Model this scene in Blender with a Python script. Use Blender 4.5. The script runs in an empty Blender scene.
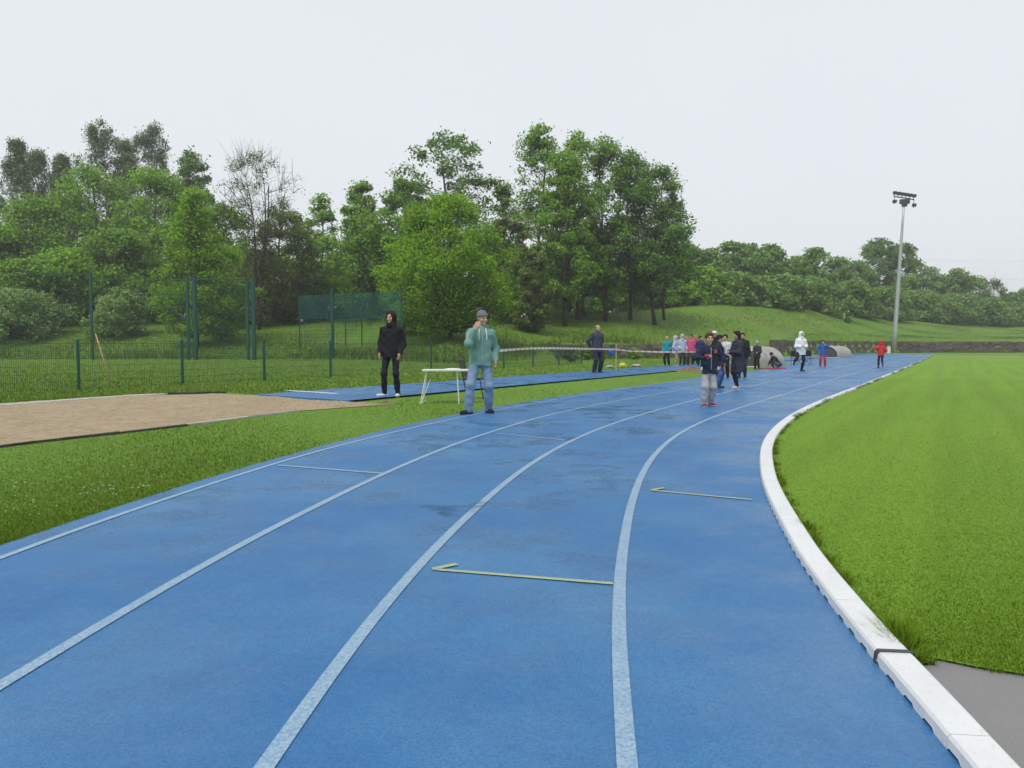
import bpy, math, random
import numpy as np
from mathutils import Vector, Matrix
random.seed(7)
HAZE = .00075
RNG = np.random.default_rng(11)
SC = bpy.context.scene
COL = SC.collection
R = math.radians

# ------------------------------------------------------------------ camera
CAMH, F, CX, CY, Y0 = 1.2, 750.0, 512.0, 384.0, 345.0
TH = math.atan((CY - Y0) / F)
cam_d = bpy.data.cameras.new('camera'); cam = bpy.data.objects.new('camera', cam_d); COL.objects.link(cam)
cam.location = (0, 0, CAMH); cam.rotation_euler = (math.pi/2 - TH, 0, 0)
cam_d.sensor_width = 36; cam_d.lens = F/1024*36; cam_d.clip_start = .05; cam_d.clip_end = 8000
SC.camera = cam
c_, s_ = math.cos(TH), math.sin(TH)

def ray(u, v):
    a = (u-CX)/F; b = (v-CY)/F
    return np.array([a, c_ - b*s_, -s_ - b*c_])
def G(u, v, z=0.0):                      # ground point seen at a photo position
    d = ray(u, v); t = (z-CAMH)/d[2]
    return np.array([d[0]*t, d[1]*t, z])
def at(u, v, Y):                         # point at distance Y seen at a photo position
    d = ray(u, v); t = Y/d[1]
    return np.array([d[0]*t, Y, CAMH + d[2]*t])

# ------------------------------------------------------------------ terrain
TU = [-900, -300, 0, 150, 300, 360, 400, 450, 520, 560, 600, 680, 720, 760, 800, 850, 900, 1000, 1400, 2400]
TF = [60, 60, 60, 60, 60, 58, 52, 46, 54, 64, 66, 70, 70, 74, 92, 106, 116, 118, 120, 120]
TC = [95, 92, 90, 90, 90, 86, 80, 75, 80, 92, 96, 106, 108, 112, 120, 135, 150, 170, 175, 175]
TH_ = [4.0, 4.4, 4.5, 4.3, 4.0, 3.9, 3.6, 3.2, 3.6, 4.7, 5.0, 6.5, 6.9, 6.9, 6.7, 6.2, 6.0, 5.2, 5.0, 5.0]
TW = [0, 0, 0, 0, 0, 0, 0, 0, 0, 1.2, 1.25, 1.0, .0, .0, 2.3, 2.4, 2.2, 2.1, 2.2, 2.2]
def sstep(t):
    t = np.clip(t, 0, 1); return t*t*(3-2*t)
def terrain(x, y):
    x = np.asarray(x, float); y = np.asarray(y, float)
    az = np.arctan2(x, y); azc = np.clip(az, -1.15, 1.15)
    u = CX + F*np.tan(azc); Y = np.hypot(x, y)*np.cos(azc)
    f = np.interp(u, TU, TF); c = np.interp(u, TU, TC); h = np.interp(u, TU, TH_); w = np.interp(u, TU, TW)
    t = (Y-f)/(c-f)
    e = np.clip(t, 0, 1); e = 0.55*sstep(e) + 0.45*e
    z = w*sstep((Y-f-.2)/1.4) + (h-w)*e + 0.025*np.clip(Y-c, 0, 60)
    z = z + .16*np.sin(x*.31+y*.17)*np.sin(y*.23-x*.11)*sstep((Y-f)/12)
    return z*sstep((2.2-np.abs(az))/.6)
def tz(x, y): return float(terrain(x, y))

# ------------------------------------------------------------------ helpers
def link(o, parent=None):
    COL.objects.link(o)
    if parent is not None: o.parent = parent
    return o
def tag(o, label=None, cat=None, group=None, kind=None):
    if label: o['label'] = label
    if cat: o['category'] = cat
    if group: o['group'] = group
    if kind: o['kind'] = kind
    return o
def thing(name, loc, label, cat, group=None, rz=0.0):
    o = bpy.data.objects.new(name, None); o.empty_display_size = .2
    o.location = loc; o.rotation_euler = (0, 0, rz); COL.objects.link(o)
    return tag(o, label, cat, group)
def np_mesh(name, V, FQ, mats, parent=None, smooth=False, midx=None, loc=None):
    """V (n,3) array, FQ (m,k) array of quads/tris, or list of mixed faces"""
    me = bpy.data.meshes.new(name)
    V = np.asarray(V, np.float32)
    if isinstance(FQ, np.ndarray):
        m, k = FQ.shape
        me.vertices.add(len(V)); me.vertices.foreach_set('co', V.ravel())
        me.loops.add(m*k); me.loops.foreach_set('vertex_index', FQ.astype(np.int32).ravel())
        me.polygons.add(m); me.polygons.foreach_set('loop_start', np.arange(0, m*k, k, dtype=np.int32))
        try: me.polygons.foreach_set('loop_total', np.full(m, k, np.int32))
        except Exception: pass
    else:
        me.from_pydata([tuple(map(float, p)) for p in V], [], [tuple(map(int, f)) for f in FQ])
    for mt in (mats if isinstance(mats, (list, tuple)) else [mats]): me.materials.append(mt)
    if midx is not None: me.polygons.foreach_set('material_index', np.asarray(midx, np.int32))
    me.polygons.foreach_set('use_smooth', np.full(len(me.polygons), smooth))
    me.update(calc_edges=True); me.validate()
    o = bpy.data.objects.new(name, me)
    if loc is not None: o.location = loc
    return link(o, parent)

class MB:
    """collects simple shapes that become ONE mesh"""
    def __init__(s): s.v = []; s.f = []; s.m = []
    def add(s, v, f, m=0):
        n = len(s.v); s.v += [tuple(p) for p in v]; s.f += [tuple(i+n for i in q) for q in f]; s.m += [m]*len(f)
    def box(s, lo, hi, m=0, rz=0, c=None, jit=0):
        x0, y0, z0 = lo; x1, y1, z1 = hi
        v = [[x0,y0,z0],[x1,y0,z0],[x1,y1,z0],[x0,y1,z0],[x0,y0,z1],[x1,y0,z1],[x1,y1,z1],[x0,y1,z1]]
        if jit: v = [[p[k]+random.uniform(-jit, jit) for k in range(3)] for p in v]
        if rz:
            cx, cy = c if c else ((x0+x1)/2, (y0+y1)/2); a, b = math.cos(rz), math.sin(rz)
            v = [[cx+(p[0]-cx)*a-(p[1]-cy)*b, cy+(p[0]-cx)*b+(p[1]-cy)*a, p[2]] for p in v]
        s.add(v, [(0,3,2,1),(4,5,6,7),(0,1,5,4),(1,2,6,5),(2,3,7,6),(3,0,4,7)], m)
    def tube(s, pts, rad, n=6, m=0, cap=True):
        pts = [np.array(p, float) for p in pts]; k = len(pts)
        rad = list(rad) if hasattr(rad, '__len__') else [rad]*k
        V = []; prev = None
        for i in range(k):
            d = pts[min(i+1, k-1)]-pts[max(i-1, 0)]; d = d/(np.linalg.norm(d)+1e-9)
            ref = np.array([0,0,1.]) if abs(d[2]) < .9 else np.array([1.,0,0])
            a = np.cross(d, ref); a /= np.linalg.norm(a)
            if prev is not None:
                a = prev - d*np.dot(prev, d); a /= (np.linalg.norm(a)+1e-9)
            prev = a; b = np.cross(d, a)
            for j in range(n):
                t = 2*math.pi*j/n + math.pi/n
                V.append(pts[i] + rad[i]*(math.cos(t)*a + math.sin(t)*b))
        Fc = [(i*n+j, i*n+(j+1) % n, (i+1)*n+(j+1) % n, (i+1)*n+j) for i in range(k-1) for j in range(n)]
        if cap: Fc += [tuple(range(n-1, -1, -1)), tuple((k-1)*n+j for j in range(n))]
        s.add(V, Fc, m)
    def build(s, name, mats, parent=None, smooth=False, loc=None):
        return np_mesh(name, np.array(s.v), s.f, mats, parent, smooth, s.m, loc)

# ------------------------------------------------------------------ materials
MATS = {}
def newmat(name):
    m = bpy.data.materials.new(name); m.use_nodes = True
    nt = m.node_tree; b = nt.nodes['Principled BSDF']; return m, nt, b
def N(nt, t, **kw):
    n = nt.nodes.new(t)
    for k, v in kw.items():
        if k in n.inputs: n.inputs[k].default_value = v
        else: setattr(n, k, v)
    return n
def noise(nt, scale, detail=3, rough=.55, coord='Object', mapping=None):
    tc = N(nt, 'ShaderNodeTexCoord'); n = N(nt, 'ShaderNodeTexNoise', Scale=scale, Detail=detail, Roughness=rough)
    src = tc.outputs[coord]
    if mapping:
        mp = N(nt, 'ShaderNodeMapping', vector_type='TEXTURE'); mp.inputs['Scale'].default_value = tuple(1/q for q in mapping[0]); mp.inputs['Rotation'].default_value = mapping[1]
        nt.links.new(src, mp.inputs['Vector']); src = mp.outputs['Vector']
    nt.links.new(src, n.inputs['Vector']); return n.outputs['Fac']
def ramp(nt, fac, stops):
    r = N(nt, 'ShaderNodeValToRGB'); e = r.color_ramp.elements
    while len(e) < len(stops): e.new(.5)
    for i, (p, c) in enumerate(stops):
        e[i].position = p; e[i].color = (*c, 1) if len(c) == 3 else c
    nt.links.new(fac, r.inputs['Fac']); return r.outputs['Color']
def mixc(nt, fac, a, b, mode='MIX'):
    m = N(nt, 'ShaderNodeMix', data_type='RGBA', blend_type=mode)
    for s, v in ((m.inputs['Factor'], fac), (m.inputs[6], a), (m.inputs[7], b)):
        if hasattr(v, 'links'): nt.links.new(v, s)
        else: s.default_value = v if not isinstance(v, (tuple, list)) else ((*v, 1) if len(v) == 3 else v)
    return m.outputs[2]
def bump(nt, b, h, strength=.3, dist=.02):
    n = N(nt, 'ShaderNodeBump', Strength=strength, Distance=dist)
    nt.links.new(h, n.inputs['Height']); nt.links.new(n.outputs['Normal'], b.inputs['Normal'])
def maprange(nt, fac, a, b, c, d):
    n = N(nt, 'ShaderNodeMapRange'); n.inputs[1].default_value = a; n.inputs[2].default_value = b
    n.inputs[3].default_value = c; n.inputs[4].default_value = d; nt.links.new(fac, n.inputs[0]); return n.outputs[0]

def simple(name, col, rough=.6, var=.25, scale=30, metal=0, bmp=.15, spec=.4):
    if name in MATS: return MATS[name]
    m, nt, b = newmat(name)
    f = noise(nt, scale, 4)
    lo = tuple(max(0, c*(1-var)) for c in col); hi = tuple(min(1, c*(1+var)) for c in col)
    nt.links.new(ramp(nt, f, [(.3, lo), (.7, hi)]), b.inputs['Base Color'])
    b.inputs['Roughness'].default_value = rough; b.inputs['Metallic'].default_value = metal
    b.inputs['Specular IOR Level'].default_value = spec
    if bmp: bump(nt, b, f, bmp, .01)
    MATS[name] = m; return m
def cloth(name, col, rough=.85):
    if name in MATS: return MATS[name]
    m, nt, b = newmat(name)
    f = noise(nt, 9, 3); f2 = noise(nt, 260, 2)
    c = mixc(nt, f, tuple(x*.82 for x in col), tuple(min(1, x*1.18) for x in col))
    nt.links.new(mixc(nt, maprange(nt, f2, .3, .7, 0, .35), c, tuple(x*.7 for x in col)), b.inputs['Base Color'])
    b.inputs['Roughness'].default_value = rough; b.inputs['Specular IOR Level'].default_value = .2
    bump(nt, b, f, .5, .03); MATS[name] = m; return m

def grass_mat(name, a, b_, c, dry=(.16,.14,.05), dryamt=0.0, big=.12, fine=9.0, stripe=0.0):
    m, nt, b = newmat(name)
    n1 = noise(nt, big, 5, .6); n2 = noise(nt, fine, 4, .7); n3 = noise(nt, .9, 4, .6)
    col = mixc(nt, maprange(nt, n1, .35, .65, 0, 1), a, b_)
    col = mixc(nt, maprange(nt, n2, .35, .68, 0, .75), col, c)
    col = mixc(nt, maprange(nt, n3, .4, .65, 0, .35), col, a)
    if stripe:
        n5 = noise(nt, .5, 2, .5, mapping=((4.2, .12, 1), (0, 0, R(-31))))
        col = mixc(nt, maprange(nt, n5, .42, .58, 0, stripe), col, tuple(x*1.25 for x in b_))
    if dryamt:
        n4 = noise(nt, .16, 5, .65)
        col = mixc(nt, maprange(nt, n4, .52, .75, 0, dryamt), col, dry)
    nt.links.new(col, b.inputs['Base Color']); b.inputs['Roughness'].default_value = .75
    b.inputs['Specular IOR Level'].default_value = .2
    bump(nt, b, n2, .6, .04); return m
M_ground = grass_mat('meadow_grass', (.115,.23,.018), (.15,.27,.026), (.09,.185,.016), dryamt=.7)
M_lawn = grass_mat('mown_lawn', (.14,.26,.016), (.165,.29,.019), (.12,.232,.014), big=.22, fine=22, stripe=.3)

def soft_foliage(nt, b, col, trans, updown=False):
    """diffuse leaf shaded with a direction stored per vertex (leaves lie mostly face up and outward)"""
    at_ = N(nt, 'ShaderNodeAttribute', attribute_name='facing')
    df = N(nt, 'ShaderNodeBsdfDiffuse'); nt.links.new(col, df.inputs['Color']); nt.links.new(at_.outputs['Vector'], df.inputs['Normal'])
    tr = N(nt, 'ShaderNodeBsdfTranslucent'); nt.links.new(col, tr.inputs['Color'])
    mx = N(nt, 'ShaderNodeMixShader'); mx.inputs[0].default_value = trans
    nt.links.new(df.outputs[0], mx.inputs[1]); nt.links.new(tr.outputs[0], mx.inputs[2])
    nt.links.new(mx.outputs[0], nt.nodes['Material Output'].inputs['Surface']); nt.nodes.remove(b)
def set_facing(o, nn):
    a = o.data.attributes.new('facing', 'FLOAT_VECTOR', 'POINT'); a.data.foreach_set('vector', np.ascontiguousarray(nn, np.float32).ravel())
def blade_mat(name, c1, c2, c3):
    m, nt, b = newmat(name)
    g = N(nt, 'ShaderNodeNewGeometry')
    col = ramp(nt, g.outputs['Random Per Island'], [(0, c1), (.55, c2), (1, c3)])
    n1 = noise(nt, .55, 5, .65); n2 = noise(nt, .45, 2, .5, mapping=((3.2, .10, 1), (0, 0, R(-31))))
    col = mixc(nt, maprange(nt, n1, .42, .68, 0, .5), col, (c3[0]*1.12, c3[1]*.92, c3[2]))
    col = mixc(nt, maprange(nt, n2, .44, .58, 0, .25), col, tuple(x*.8 for x in c1))
    soft_foliage(nt, b, col, .2); return m
M_blade_lawn = blade_mat('lawn_blade', (.148,.275,.017), (.176,.308,.021), (.212,.338,.04))
M_blade_verge = blade_mat('verge_blade', (.145,.27,.024), (.172,.305,.03), (.23,.35,.06))
M_blade_rough = blade_mat('rough_blade', (.14,.265,.026), (.175,.31,.036), (.27,.33,.10))

# running track: wet blue rubber
m, nt, b = newmat('blue_rubber'); M_track = m
n1 = noise(nt, .42, 6, .62); n2 = noise(nt, 110, 3, .75); n3 = noise(nt, 1.4, 6, .7); n4 = noise(nt, 28, 4, .7)
col = mixc(nt, maprange(nt, n1, .36, .66, 0, 1), (.013,.140,.36), (.075,.235,.43))  # broad paler mottles paint the damp sheen into the base colour
col = mixc(nt, maprange(nt, n3, .42, .72, 0, .75), col, (.014,.115,.31))
col = mixc(nt, maprange(nt, n2, .4, .72, 0, .8), col, (.016,.07,.20))
col = mixc(nt, maprange(nt, n4, .5, .8, 0, .35), col, (.085,.22,.44))
nt.links.new(col, b.inputs['Base Color'])
wet = mixc(nt, .5, maprange(nt, n1, .4, .62, 0, 1), maprange(nt, n3, .42, .6, 0, 1))
nt.links.new(maprange(nt, wet, .3, .75, .52, .22), b.inputs['Roughness']); b.inputs['Specular IOR Level'].default_value = .42
bump(nt, b, n2, .4, .005)
# painted line on rubber, worn through
def paint(name, col, wear):
    m, nt, b = newmat(name)
    n2 = noise(nt, 75, 4, .75); n3 = noise(nt, 5, 4, .6)
    f = maprange(nt, n2, .36, .6, 0, 1)
    cc = mixc(nt, f, tuple(x*(1-wear) + y*wear for x, y in zip(col, (.06,.2,.42))), col)
    cc = mixc(nt, maprange(nt, n3, .45, .8, 0, .5*wear), cc, (.09,.22,.42))
    nt.links.new(cc, b.inputs['Base Color']); b.inputs['Roughness'].default_value = .45
    bump(nt, b, n2, .25, .003); return m
M_line = paint('worn_white_paint', (.32,.43,.49), .8)
M_board = paint('white_board_paint', (.75,.78,.76), .2)
M_yellow = paint('worn_yellow_paint', (.44,.46,.17), .6)

m, nt, b = newmat('puddle_water'); M_water = m
b.inputs['Base Color'].default_value = (.02,.075,.16,1); b.inputs['Roughness'].default_value = .10; b.inputs['Specular IOR Level'].default_value = .5
n1 = noise(nt, 7, 5, .65, mapping=((1, 2.2, 1), (0, 0, 0)))
nt.links.new(maprange(nt, n1, .44, .60, 0, .38), b.inputs['Alpha'])
m, nt, b = newmat('pit_sand'); M_sand = m
n1 = noise(nt, .9, 5, .6); n2 = noise(nt, 40, 4, .7); n3 = noise(nt, 5, 4, .65, mapping=((.5, 1.6, 1), (0, 0, R(20))))
col = mixc(nt, maprange(nt, n1, .3, .7, 0, 1), (.35,.27,.165), (.41,.32,.20))
col = mixc(nt, maprange(nt, n3, .45, .7, 0, .8), col, (.22,.155,.09)); col = mixc(nt, maprange(nt, n2, .4, .7, 0, .4), col, (.42,.33,.22))
nt.links.new(col, b.inputs['Base Color']); b.inputs['Roughness'].default_value = .9; bump(nt, b, n3, 1.0, .13)
m, nt, b = newmat('grey_asphalt'); M_asph = m
n1 = noise(nt, 1.2, 5, .6); n2 = noise(nt, 180, 3, .7)
col = mixc(nt, n1, (.19,.185,.18), (.27,.265,.255)); col = mixc(nt, maprange(nt, n2, .35, .7, 0, .7), col, (.17,.17,.17))
nt.links.new(col, b.inputs['Base Color']); b.inputs['Roughness'].default_value = .75; bump(nt, b, n2, .5, .006)
m, nt, b = newmat('white_kerb_plastic'); M_kerb = m
n1 = noise(nt, 3, 5, .65); n2 = noise(nt, 40, 4, .7)
col = mixc(nt, maprange(nt, n1, .45, .75, 0, .5), (.68,.69,.69), (.52,.53,.52)); col = mixc(nt, maprange(nt, n2, .55, .8, 0, .6), col, (.36,.36,.33))
nt.links.new(col, b.inputs['Base Color']); b.inputs['Roughness'].default_value = .4
M_stone = simple('dark_stone', (.10,.085,.07), .9, .5, 2.2, bmp=.8)
M_pale_stone = simple('pale_stone', (.14,.125,.11), .9, .4, 3, bmp=.8)
M_conc = simple('pale_concrete', (.42,.40,.36), .85, .2, 6)
M_rubberedge = simple('black_rubber', (.05,.05,.048), .8, .5, 3)
M_green_metal = simple('green_powder_coat', (.010,.075,.065), .45, .15, 8, bmp=0)
M_green_mesh = simple('green_coated_wire', (.010,.062,.048), .5, .15, 8, bmp=0)
M_teal_net = simple('teal_net_cord', (.012,.115,.115), .7, .15, 8, bmp=0)
M_grey_metal = simple('galvanised_steel', (.46,.48,.50), .45, .1, 4, metal=.4, bmp=0)
M_dark_metal = simple('dark_metal', (.045,.05,.065), .5, .2, 10, bmp=0)
M_lamp_glass = simple('lamp_glass', (.10,.11,.13), .15, .1, 10, bmp=0)
M_white_paint = simple('white_lacquer', (.78,.78,.76), .4, .06, 10, bmp=0)
M_wood = simple('weathered_wood', (.40,.27,.14), .75, .25, 14)
M_black_plastic = simple('black_plastic', (.022,.022,.025), .45, .2, 12, bmp=0)
M_cover = simple('grey_cover_sheet', (.32,.315,.29), .6, .22, 2.5, bmp=.3)
M_cover_dark = simple('dark_cover_panel', (.075,.08,.072), .75, .25, 3, bmp=.2)
M_tape_w = simple('white_tape', (.74,.70,.70), .5, .05, 10, bmp=0)
M_tape_r = simple('red_tape', (.60,.36,.36), .5, .1, 10, bmp=0)
M_bark = simple('bark', (.042,.035,.028), .9, .45, 7, bmp=.8)
M_birch_bark = simple('birch_bark', (.30,.29,.27), .9, .5, 5, bmp=.5)
M_dirt = simple('heaped_earth', (.17,.115,.065), .95, .4, 9, bmp=.8)
M_paper = simple('white_paper', (.82,.82,.80), .7, .04, 10, bmp=0)
M_red_mat = simple('red_foam', (.42,.03,.06), .7, .15, 12)
M_skin = simple('skin', (.52,.30,.21), .55, .12, 25, bmp=.05)
M_lip = simple('lip', (.33,.11,.09), .5, .1, 25, bmp=0)
M_eye = simple('eye_dark', (.03,.025,.025), .25, .1, 25, bmp=0)

LEAFK = 1.85
def leaf_mat(name, c1, c2, c3):
    c1, c2, c3 = [tuple(x*min(LEAFK, .5/max(c)) for x in c) for c in (c1, c2, c3)]
    m, nt, b = newmat(name)
    g = N(nt, 'ShaderNodeNewGeometry'); oi = N(nt, 'ShaderNodeObjectInfo')
    col = ramp(nt, g.outputs['Random Per Island'], [(0, c1), (.5, c2), (1, c3)])
    col = mixc(nt, maprange(nt, oi.outputs['Random'], 0, 1, 0, .3), col, tuple(x*.75 for x in c2))
    soft_foliage(nt, b, col, .34)
    MATS[name] = m; return m
LEAF = dict(
    birch=leaf_mat('birch_leaf', (.078,.118,.052), (.10,.148,.062), (.128,.178,.082)),
    mid=leaf_mat('mid_leaf', (.108,.215,.020), (.142,.277,.026), (.187,.338,.04)),
    deep=leaf_mat('deep_leaf', (.085,.168,.020), (.113,.222,.027), (.15,.28,.042)),
    lime=leaf_mat('lime_leaf', (.135,.275,.017), (.175,.335,.022), (.22,.39,.042)),
    dark=leaf_mat('dark_leaf', (.07,.138,.025), (.094,.182,.034), (.124,.235,.05)),
    grey=leaf_mat('grey_green_leaf', (.13,.215,.06), (.17,.265,.08), (.23,.33,.12)),
    brown=leaf_mat('brownish_leaf', (.085,.115,.03), (.105,.15,.038), (.13,.185,.046)),
    red=leaf_mat('reddish_leaf', (.085,.08,.04), (.10,.115,.042), (.13,.16,.05)),
    far=leaf_mat('far_leaf', (.096,.175,.040), (.126,.225,.052), (.162,.27,.074)),
)

# ------------------------------------------------------------------ world and sun
w = bpy.data.worlds.new('World'); SC.world = w; w.use_nodes = True; nt = w.node_tree
bg = nt.nodes['Background']
sky = N(nt, 'ShaderNodeTexSky', sky_type='NISHITA'); sky.sun_disc = False
SUN_EL, SUN_AZ = R(62), R(-150)          # high, behind the camera on the left, all cloud
sky.sun_elevation = SUN_EL; sky.sun_rotation = SUN_AZ; sky.air_density = 1; sky.dust_density = 2
tc = N(nt, 'ShaderNodeTexCoord'); sep = N(nt, 'ShaderNodeSeparateXYZ'); nt.links.new(tc.outputs['Generated'], sep.inputs[0])
cn = N(nt, 'ShaderNodeTexNoise', Scale=1.6, Detail=4.0, Roughness=.5); nt.links.new(tc.outputs['Generated'], cn.inputs['Vector'])
cl = ramp(nt, sep.outputs['Z'], [(0, (7.9,8.25,8.55)), (.12, (8.35,8.7,9.0)), (.35, (8.45,8.8,9.1)), (1, (7.6,8.0,8.4))])
cl = mixc(nt, maprange(nt, cn.outputs['Fac'], .3, .7, 0, .2), cl, (7.0,7.35,7.8))
col = mixc(nt, .9, sky.outputs[0], cl)
nt.links.new(col, bg.inputs['Color']); bg.inputs['Strength'].default_value = .088
sd = bpy.data.lights.new('sun', 'SUN'); sd.energy = 1.5; sd.angle = R(28); sd.color = (1, .97, .93)
so = bpy.data.objects.new('sun', sd); COL.objects.link(so)
sv = Vector((math.sin(SUN_AZ)*math.cos(SUN_EL), math.cos(SUN_AZ)*math.cos(SUN_EL), math.sin(SUN_EL)))
so.rotation_euler = sv.to_track_quat('Z', 'Y').to_euler(); so.location = (0, -20, 40)
vs = SC.view_settings; vs.view_transform = 'Standard'; vs.look = 'None'; vs.exposure = .30; vs.gamma = 1

# thin even air over the whole place
m = bpy.data.materials.new('haze_air'); m.use_nodes = True; nt = m.node_tree; nt.nodes.remove(nt.nodes['Principled BSDF'])
vol = N(nt, 'ShaderNodeVolumePrincipled', Density=HAZE); vol.inputs['Color'].default_value = (1,1,1,1); vol.inputs['Anisotropy'].default_value = .2
nt.links.new(vol.outputs[0], nt.nodes['Material Output'].inputs['Volume']); M_haze = m

# ------------------------------------------------------------------ ground sheet
azs = np.concatenate([np.linspace(-180, -62, 24)[:-1], np.linspace(-62, 62, 280), np.linspace(62, 180, 24)[1:-1]])
rs = np.concatenate([np.linspace(.6, 40, 20), np.linspace(42, 140, 130), np.linspace(142, 260, 34), [300, 360, 450, 600]])
A, RR = np.meshgrid(np.radians(azs), rs)
gx = RR*np.sin(A); gy = RR*np.cos(A); gz = terrain(gx, gy)
na, nr = len(azs), len(rs)
V = np.stack([gx, gy, gz], -1).reshape(-1, 3); V = np.vstack([V, [[0, 0, 0]]])
i, j = np.meshgrid(np.arange(nr-1), np.arange(na), indexing='ij'); j2 = (j+1) % na
FQ = np.stack([i*na+j, (i+1)*na+j, (i+1)*na+j2, i*na+j2], -1).reshape(-1, 4)[:, ::-1]
faces = FQ.tolist() + [(jj, (jj+1) % na, len(V)-1) for jj in range(na)]
tag(np_mesh('ground', V, faces, M_ground, smooth=True), 'rough green meadow rising to a bank behind the sports ground', kind='structure')

# ------------------------------------------------------------------ track geometry
LN = {'K':[(958,768),(910,705),(876,664),(827,607),(794,555),(781,532),(764,487.5),(760,462.5),(761,450),(767.5,435),(785,420),(805,407.5),(832.5,396),(865,385),(895,372.5),(925,359)],
1:[(629,768),(622,696),(618,626),(618.5,576),(625,530),(642,482.5),(654.5,457.5),(674.5,437.5),(699.5,422.5),(732,410.5),(762,401),(800,391),(830,380)],
2:[(267,768),(310,707),(356,640),(408.5,576),(456,530),(486,501),(510,481),(542,457.5),(577,439),(607,426),(642,414.5),(687,403)],
3:[(0,690),(100,626),(185,577),(256,537.5),(306,512.5),(356,488),(386,474),(431,454),(468.5,441),(511,426),(537,419),(574.5,409),(617,401),(652,395),(692,389)],
4:[(0,560),(50,540),(125,514),(187.5,492.5),(255,472),(306,454),(356,442),(406,431),(443.5,421)],
'E':[(0,546),(100,514),(175,488),(250,465),(331,445),(381,431),(456,415),(512,403.5),(587,392.5),(637,386),(687,380)]}
MQ = {'K':(.6171,.073,7.4038,4.9107), 1:(-.2591,.0664,8.1285,4.8355), 2:(-1.6931,-.0422,7.5267,6.9701), 3:(-2.618,-.0029,9.0579,6.6144),
      4:(-4.4369,-.1637,7.4073,8.6023), 'E':(-4.0295,.046,10.7673,6.5665)}
SL = .593
DIR = np.array([SL, 1, 0])/math.hypot(SL, 1); RIGHT = np.array([DIR[1], -DIR[0], 0])
def curve_fn(k):
    a, s1, z0, wd = MQ[k]
    P = np.array([G(u, v)[:2] for u, v in LN[k]])
    mod = lambda Z: a + s1*Z + (SL-s1)/2*((Z-z0)+np.sqrt((Z-z0)**2+wd*wd))
    res = P[:, 0]-mod(P[:, 1])
    for _ in range(2):
        p = np.pad(res, 1, mode='edge'); res = (p[:-2]+2*p[1:-1]+p[2:])/4
    t = np.log(P[:, 1]); t = np.concatenate([[t[0]-1.2], t, [t[-1]+.7]]); res = np.concatenate([[res[0]], res, [0]])
    m_ = np.gradient(res, t)
    def f(Z):
        Z = np.asarray(Z, float); q = np.clip(np.log(np.maximum(Z, .3)), t[0], t[-1])
        i = np.clip(np.searchsorted(t, q)-1, 0, len(t)-2); h = t[i+1]-t[i]; s = (q-t[i])/h
        r = (2*s**3-3*s**2+1)*res[i] + (s**3-2*s**2+s)*h*m_[i] + (-2*s**3+3*s**2)*res[i+1] + (s**3-s**2)*h*m_[i+1]
        return mod(Z)+r
    return f
CF = {k: curve_fn(k) for k in LN}
ZEND = 101.0
ZS = np.concatenate([np.linspace(-9, 1.4, 14), np.linspace(1.5, 30, 150), np.linspace(30.5, ZEND, 90)])
def strip(name, xl, xr, zs, z, mat, parent=None, kind=None, label=None):
    n = len(zs); V = np.concatenate([np.stack([xl, zs, np.full(n, z)], 1), np.stack([xr, zs, np.full(n, z)], 1)])
    FQ = np.array([(i, n+i, n+i+1, i+1) for i in range(n-1)])
    o = np_mesh(name, V, FQ, mat, parent); tag(o, label, kind=kind); return o
KX = CF['K'](ZS)
# edge of the blue on the left: the outer edge, then a wider apron far off
EX = CF['E'](ZS)
ap = sstep((ZS-42)/14); EX = EX - ap*3.2
track = strip('running_track', EX, KX+.15, ZS, .006, M_track, kind='structure', label='wet blue rubber running track curving into the home straight')
def half_w(k, Z, wd):                     # horizontal half width of a line of true width wd
    g = (CF[k](Z+.02)-CF[k](Z-.02))/.04
    return .5*wd*np.sqrt(1+g*g)
for k in (1, 2, 3, 4):
    zs = ZS[(ZS > -8) & (ZS < (97 if k < 4 else 30))]
    x = CF[k](zs); hw = half_w(k, zs, .060 if k < 4 else .052)
    strip('lane_line', x-hw, x+hw, zs, .010, M_line, parent=track)
def ground_bar(name, p, q, wd, mat, parent=None, z=.0105, **kw):
    p = np.array(p[:2]); q = np.array(q[:2]); d = q-p; d /= np.linalg.norm(d); n = np.array([-d[1], d[0]])*wd/2
    # bars are laid as short strips, a hair uneven
    ts = np.linspace(0, 1, 9); V = []
    for t in ts:
        c = p+(q-p)*t; V += [[*(c+n), z], [*(c-n), z]]
    FQ = np.array([(2*i, 2*i+1, 2*i+3, 2*i+2) for i in range(len(ts)-1)])
    o = np_mesh(name, V, FQ, mat, parent); tag(o, **kw); return o
for (a, b2) in (((277,466),(384,474.5)), ((497,434),(566,441)), ((556,402),(640,404)), ((800,393),(871,392)), ((744,408.5),(785,411))):
    ground_bar('cross_line', G(*a), G(*b2), .05, M_line, track)
for (a, b2, tip) in (((433,571),(613,585.5),(457,566)), ((651,491.5),(752,501),(664,489))):
    ground_bar('relay_mark', G(*a), G(*b2), .035, M_yellow, track, z=.0115)
    ground_bar('relay_mark', G(*a), G(*tip), .04, M_yellow, track, z=.0128)

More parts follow.
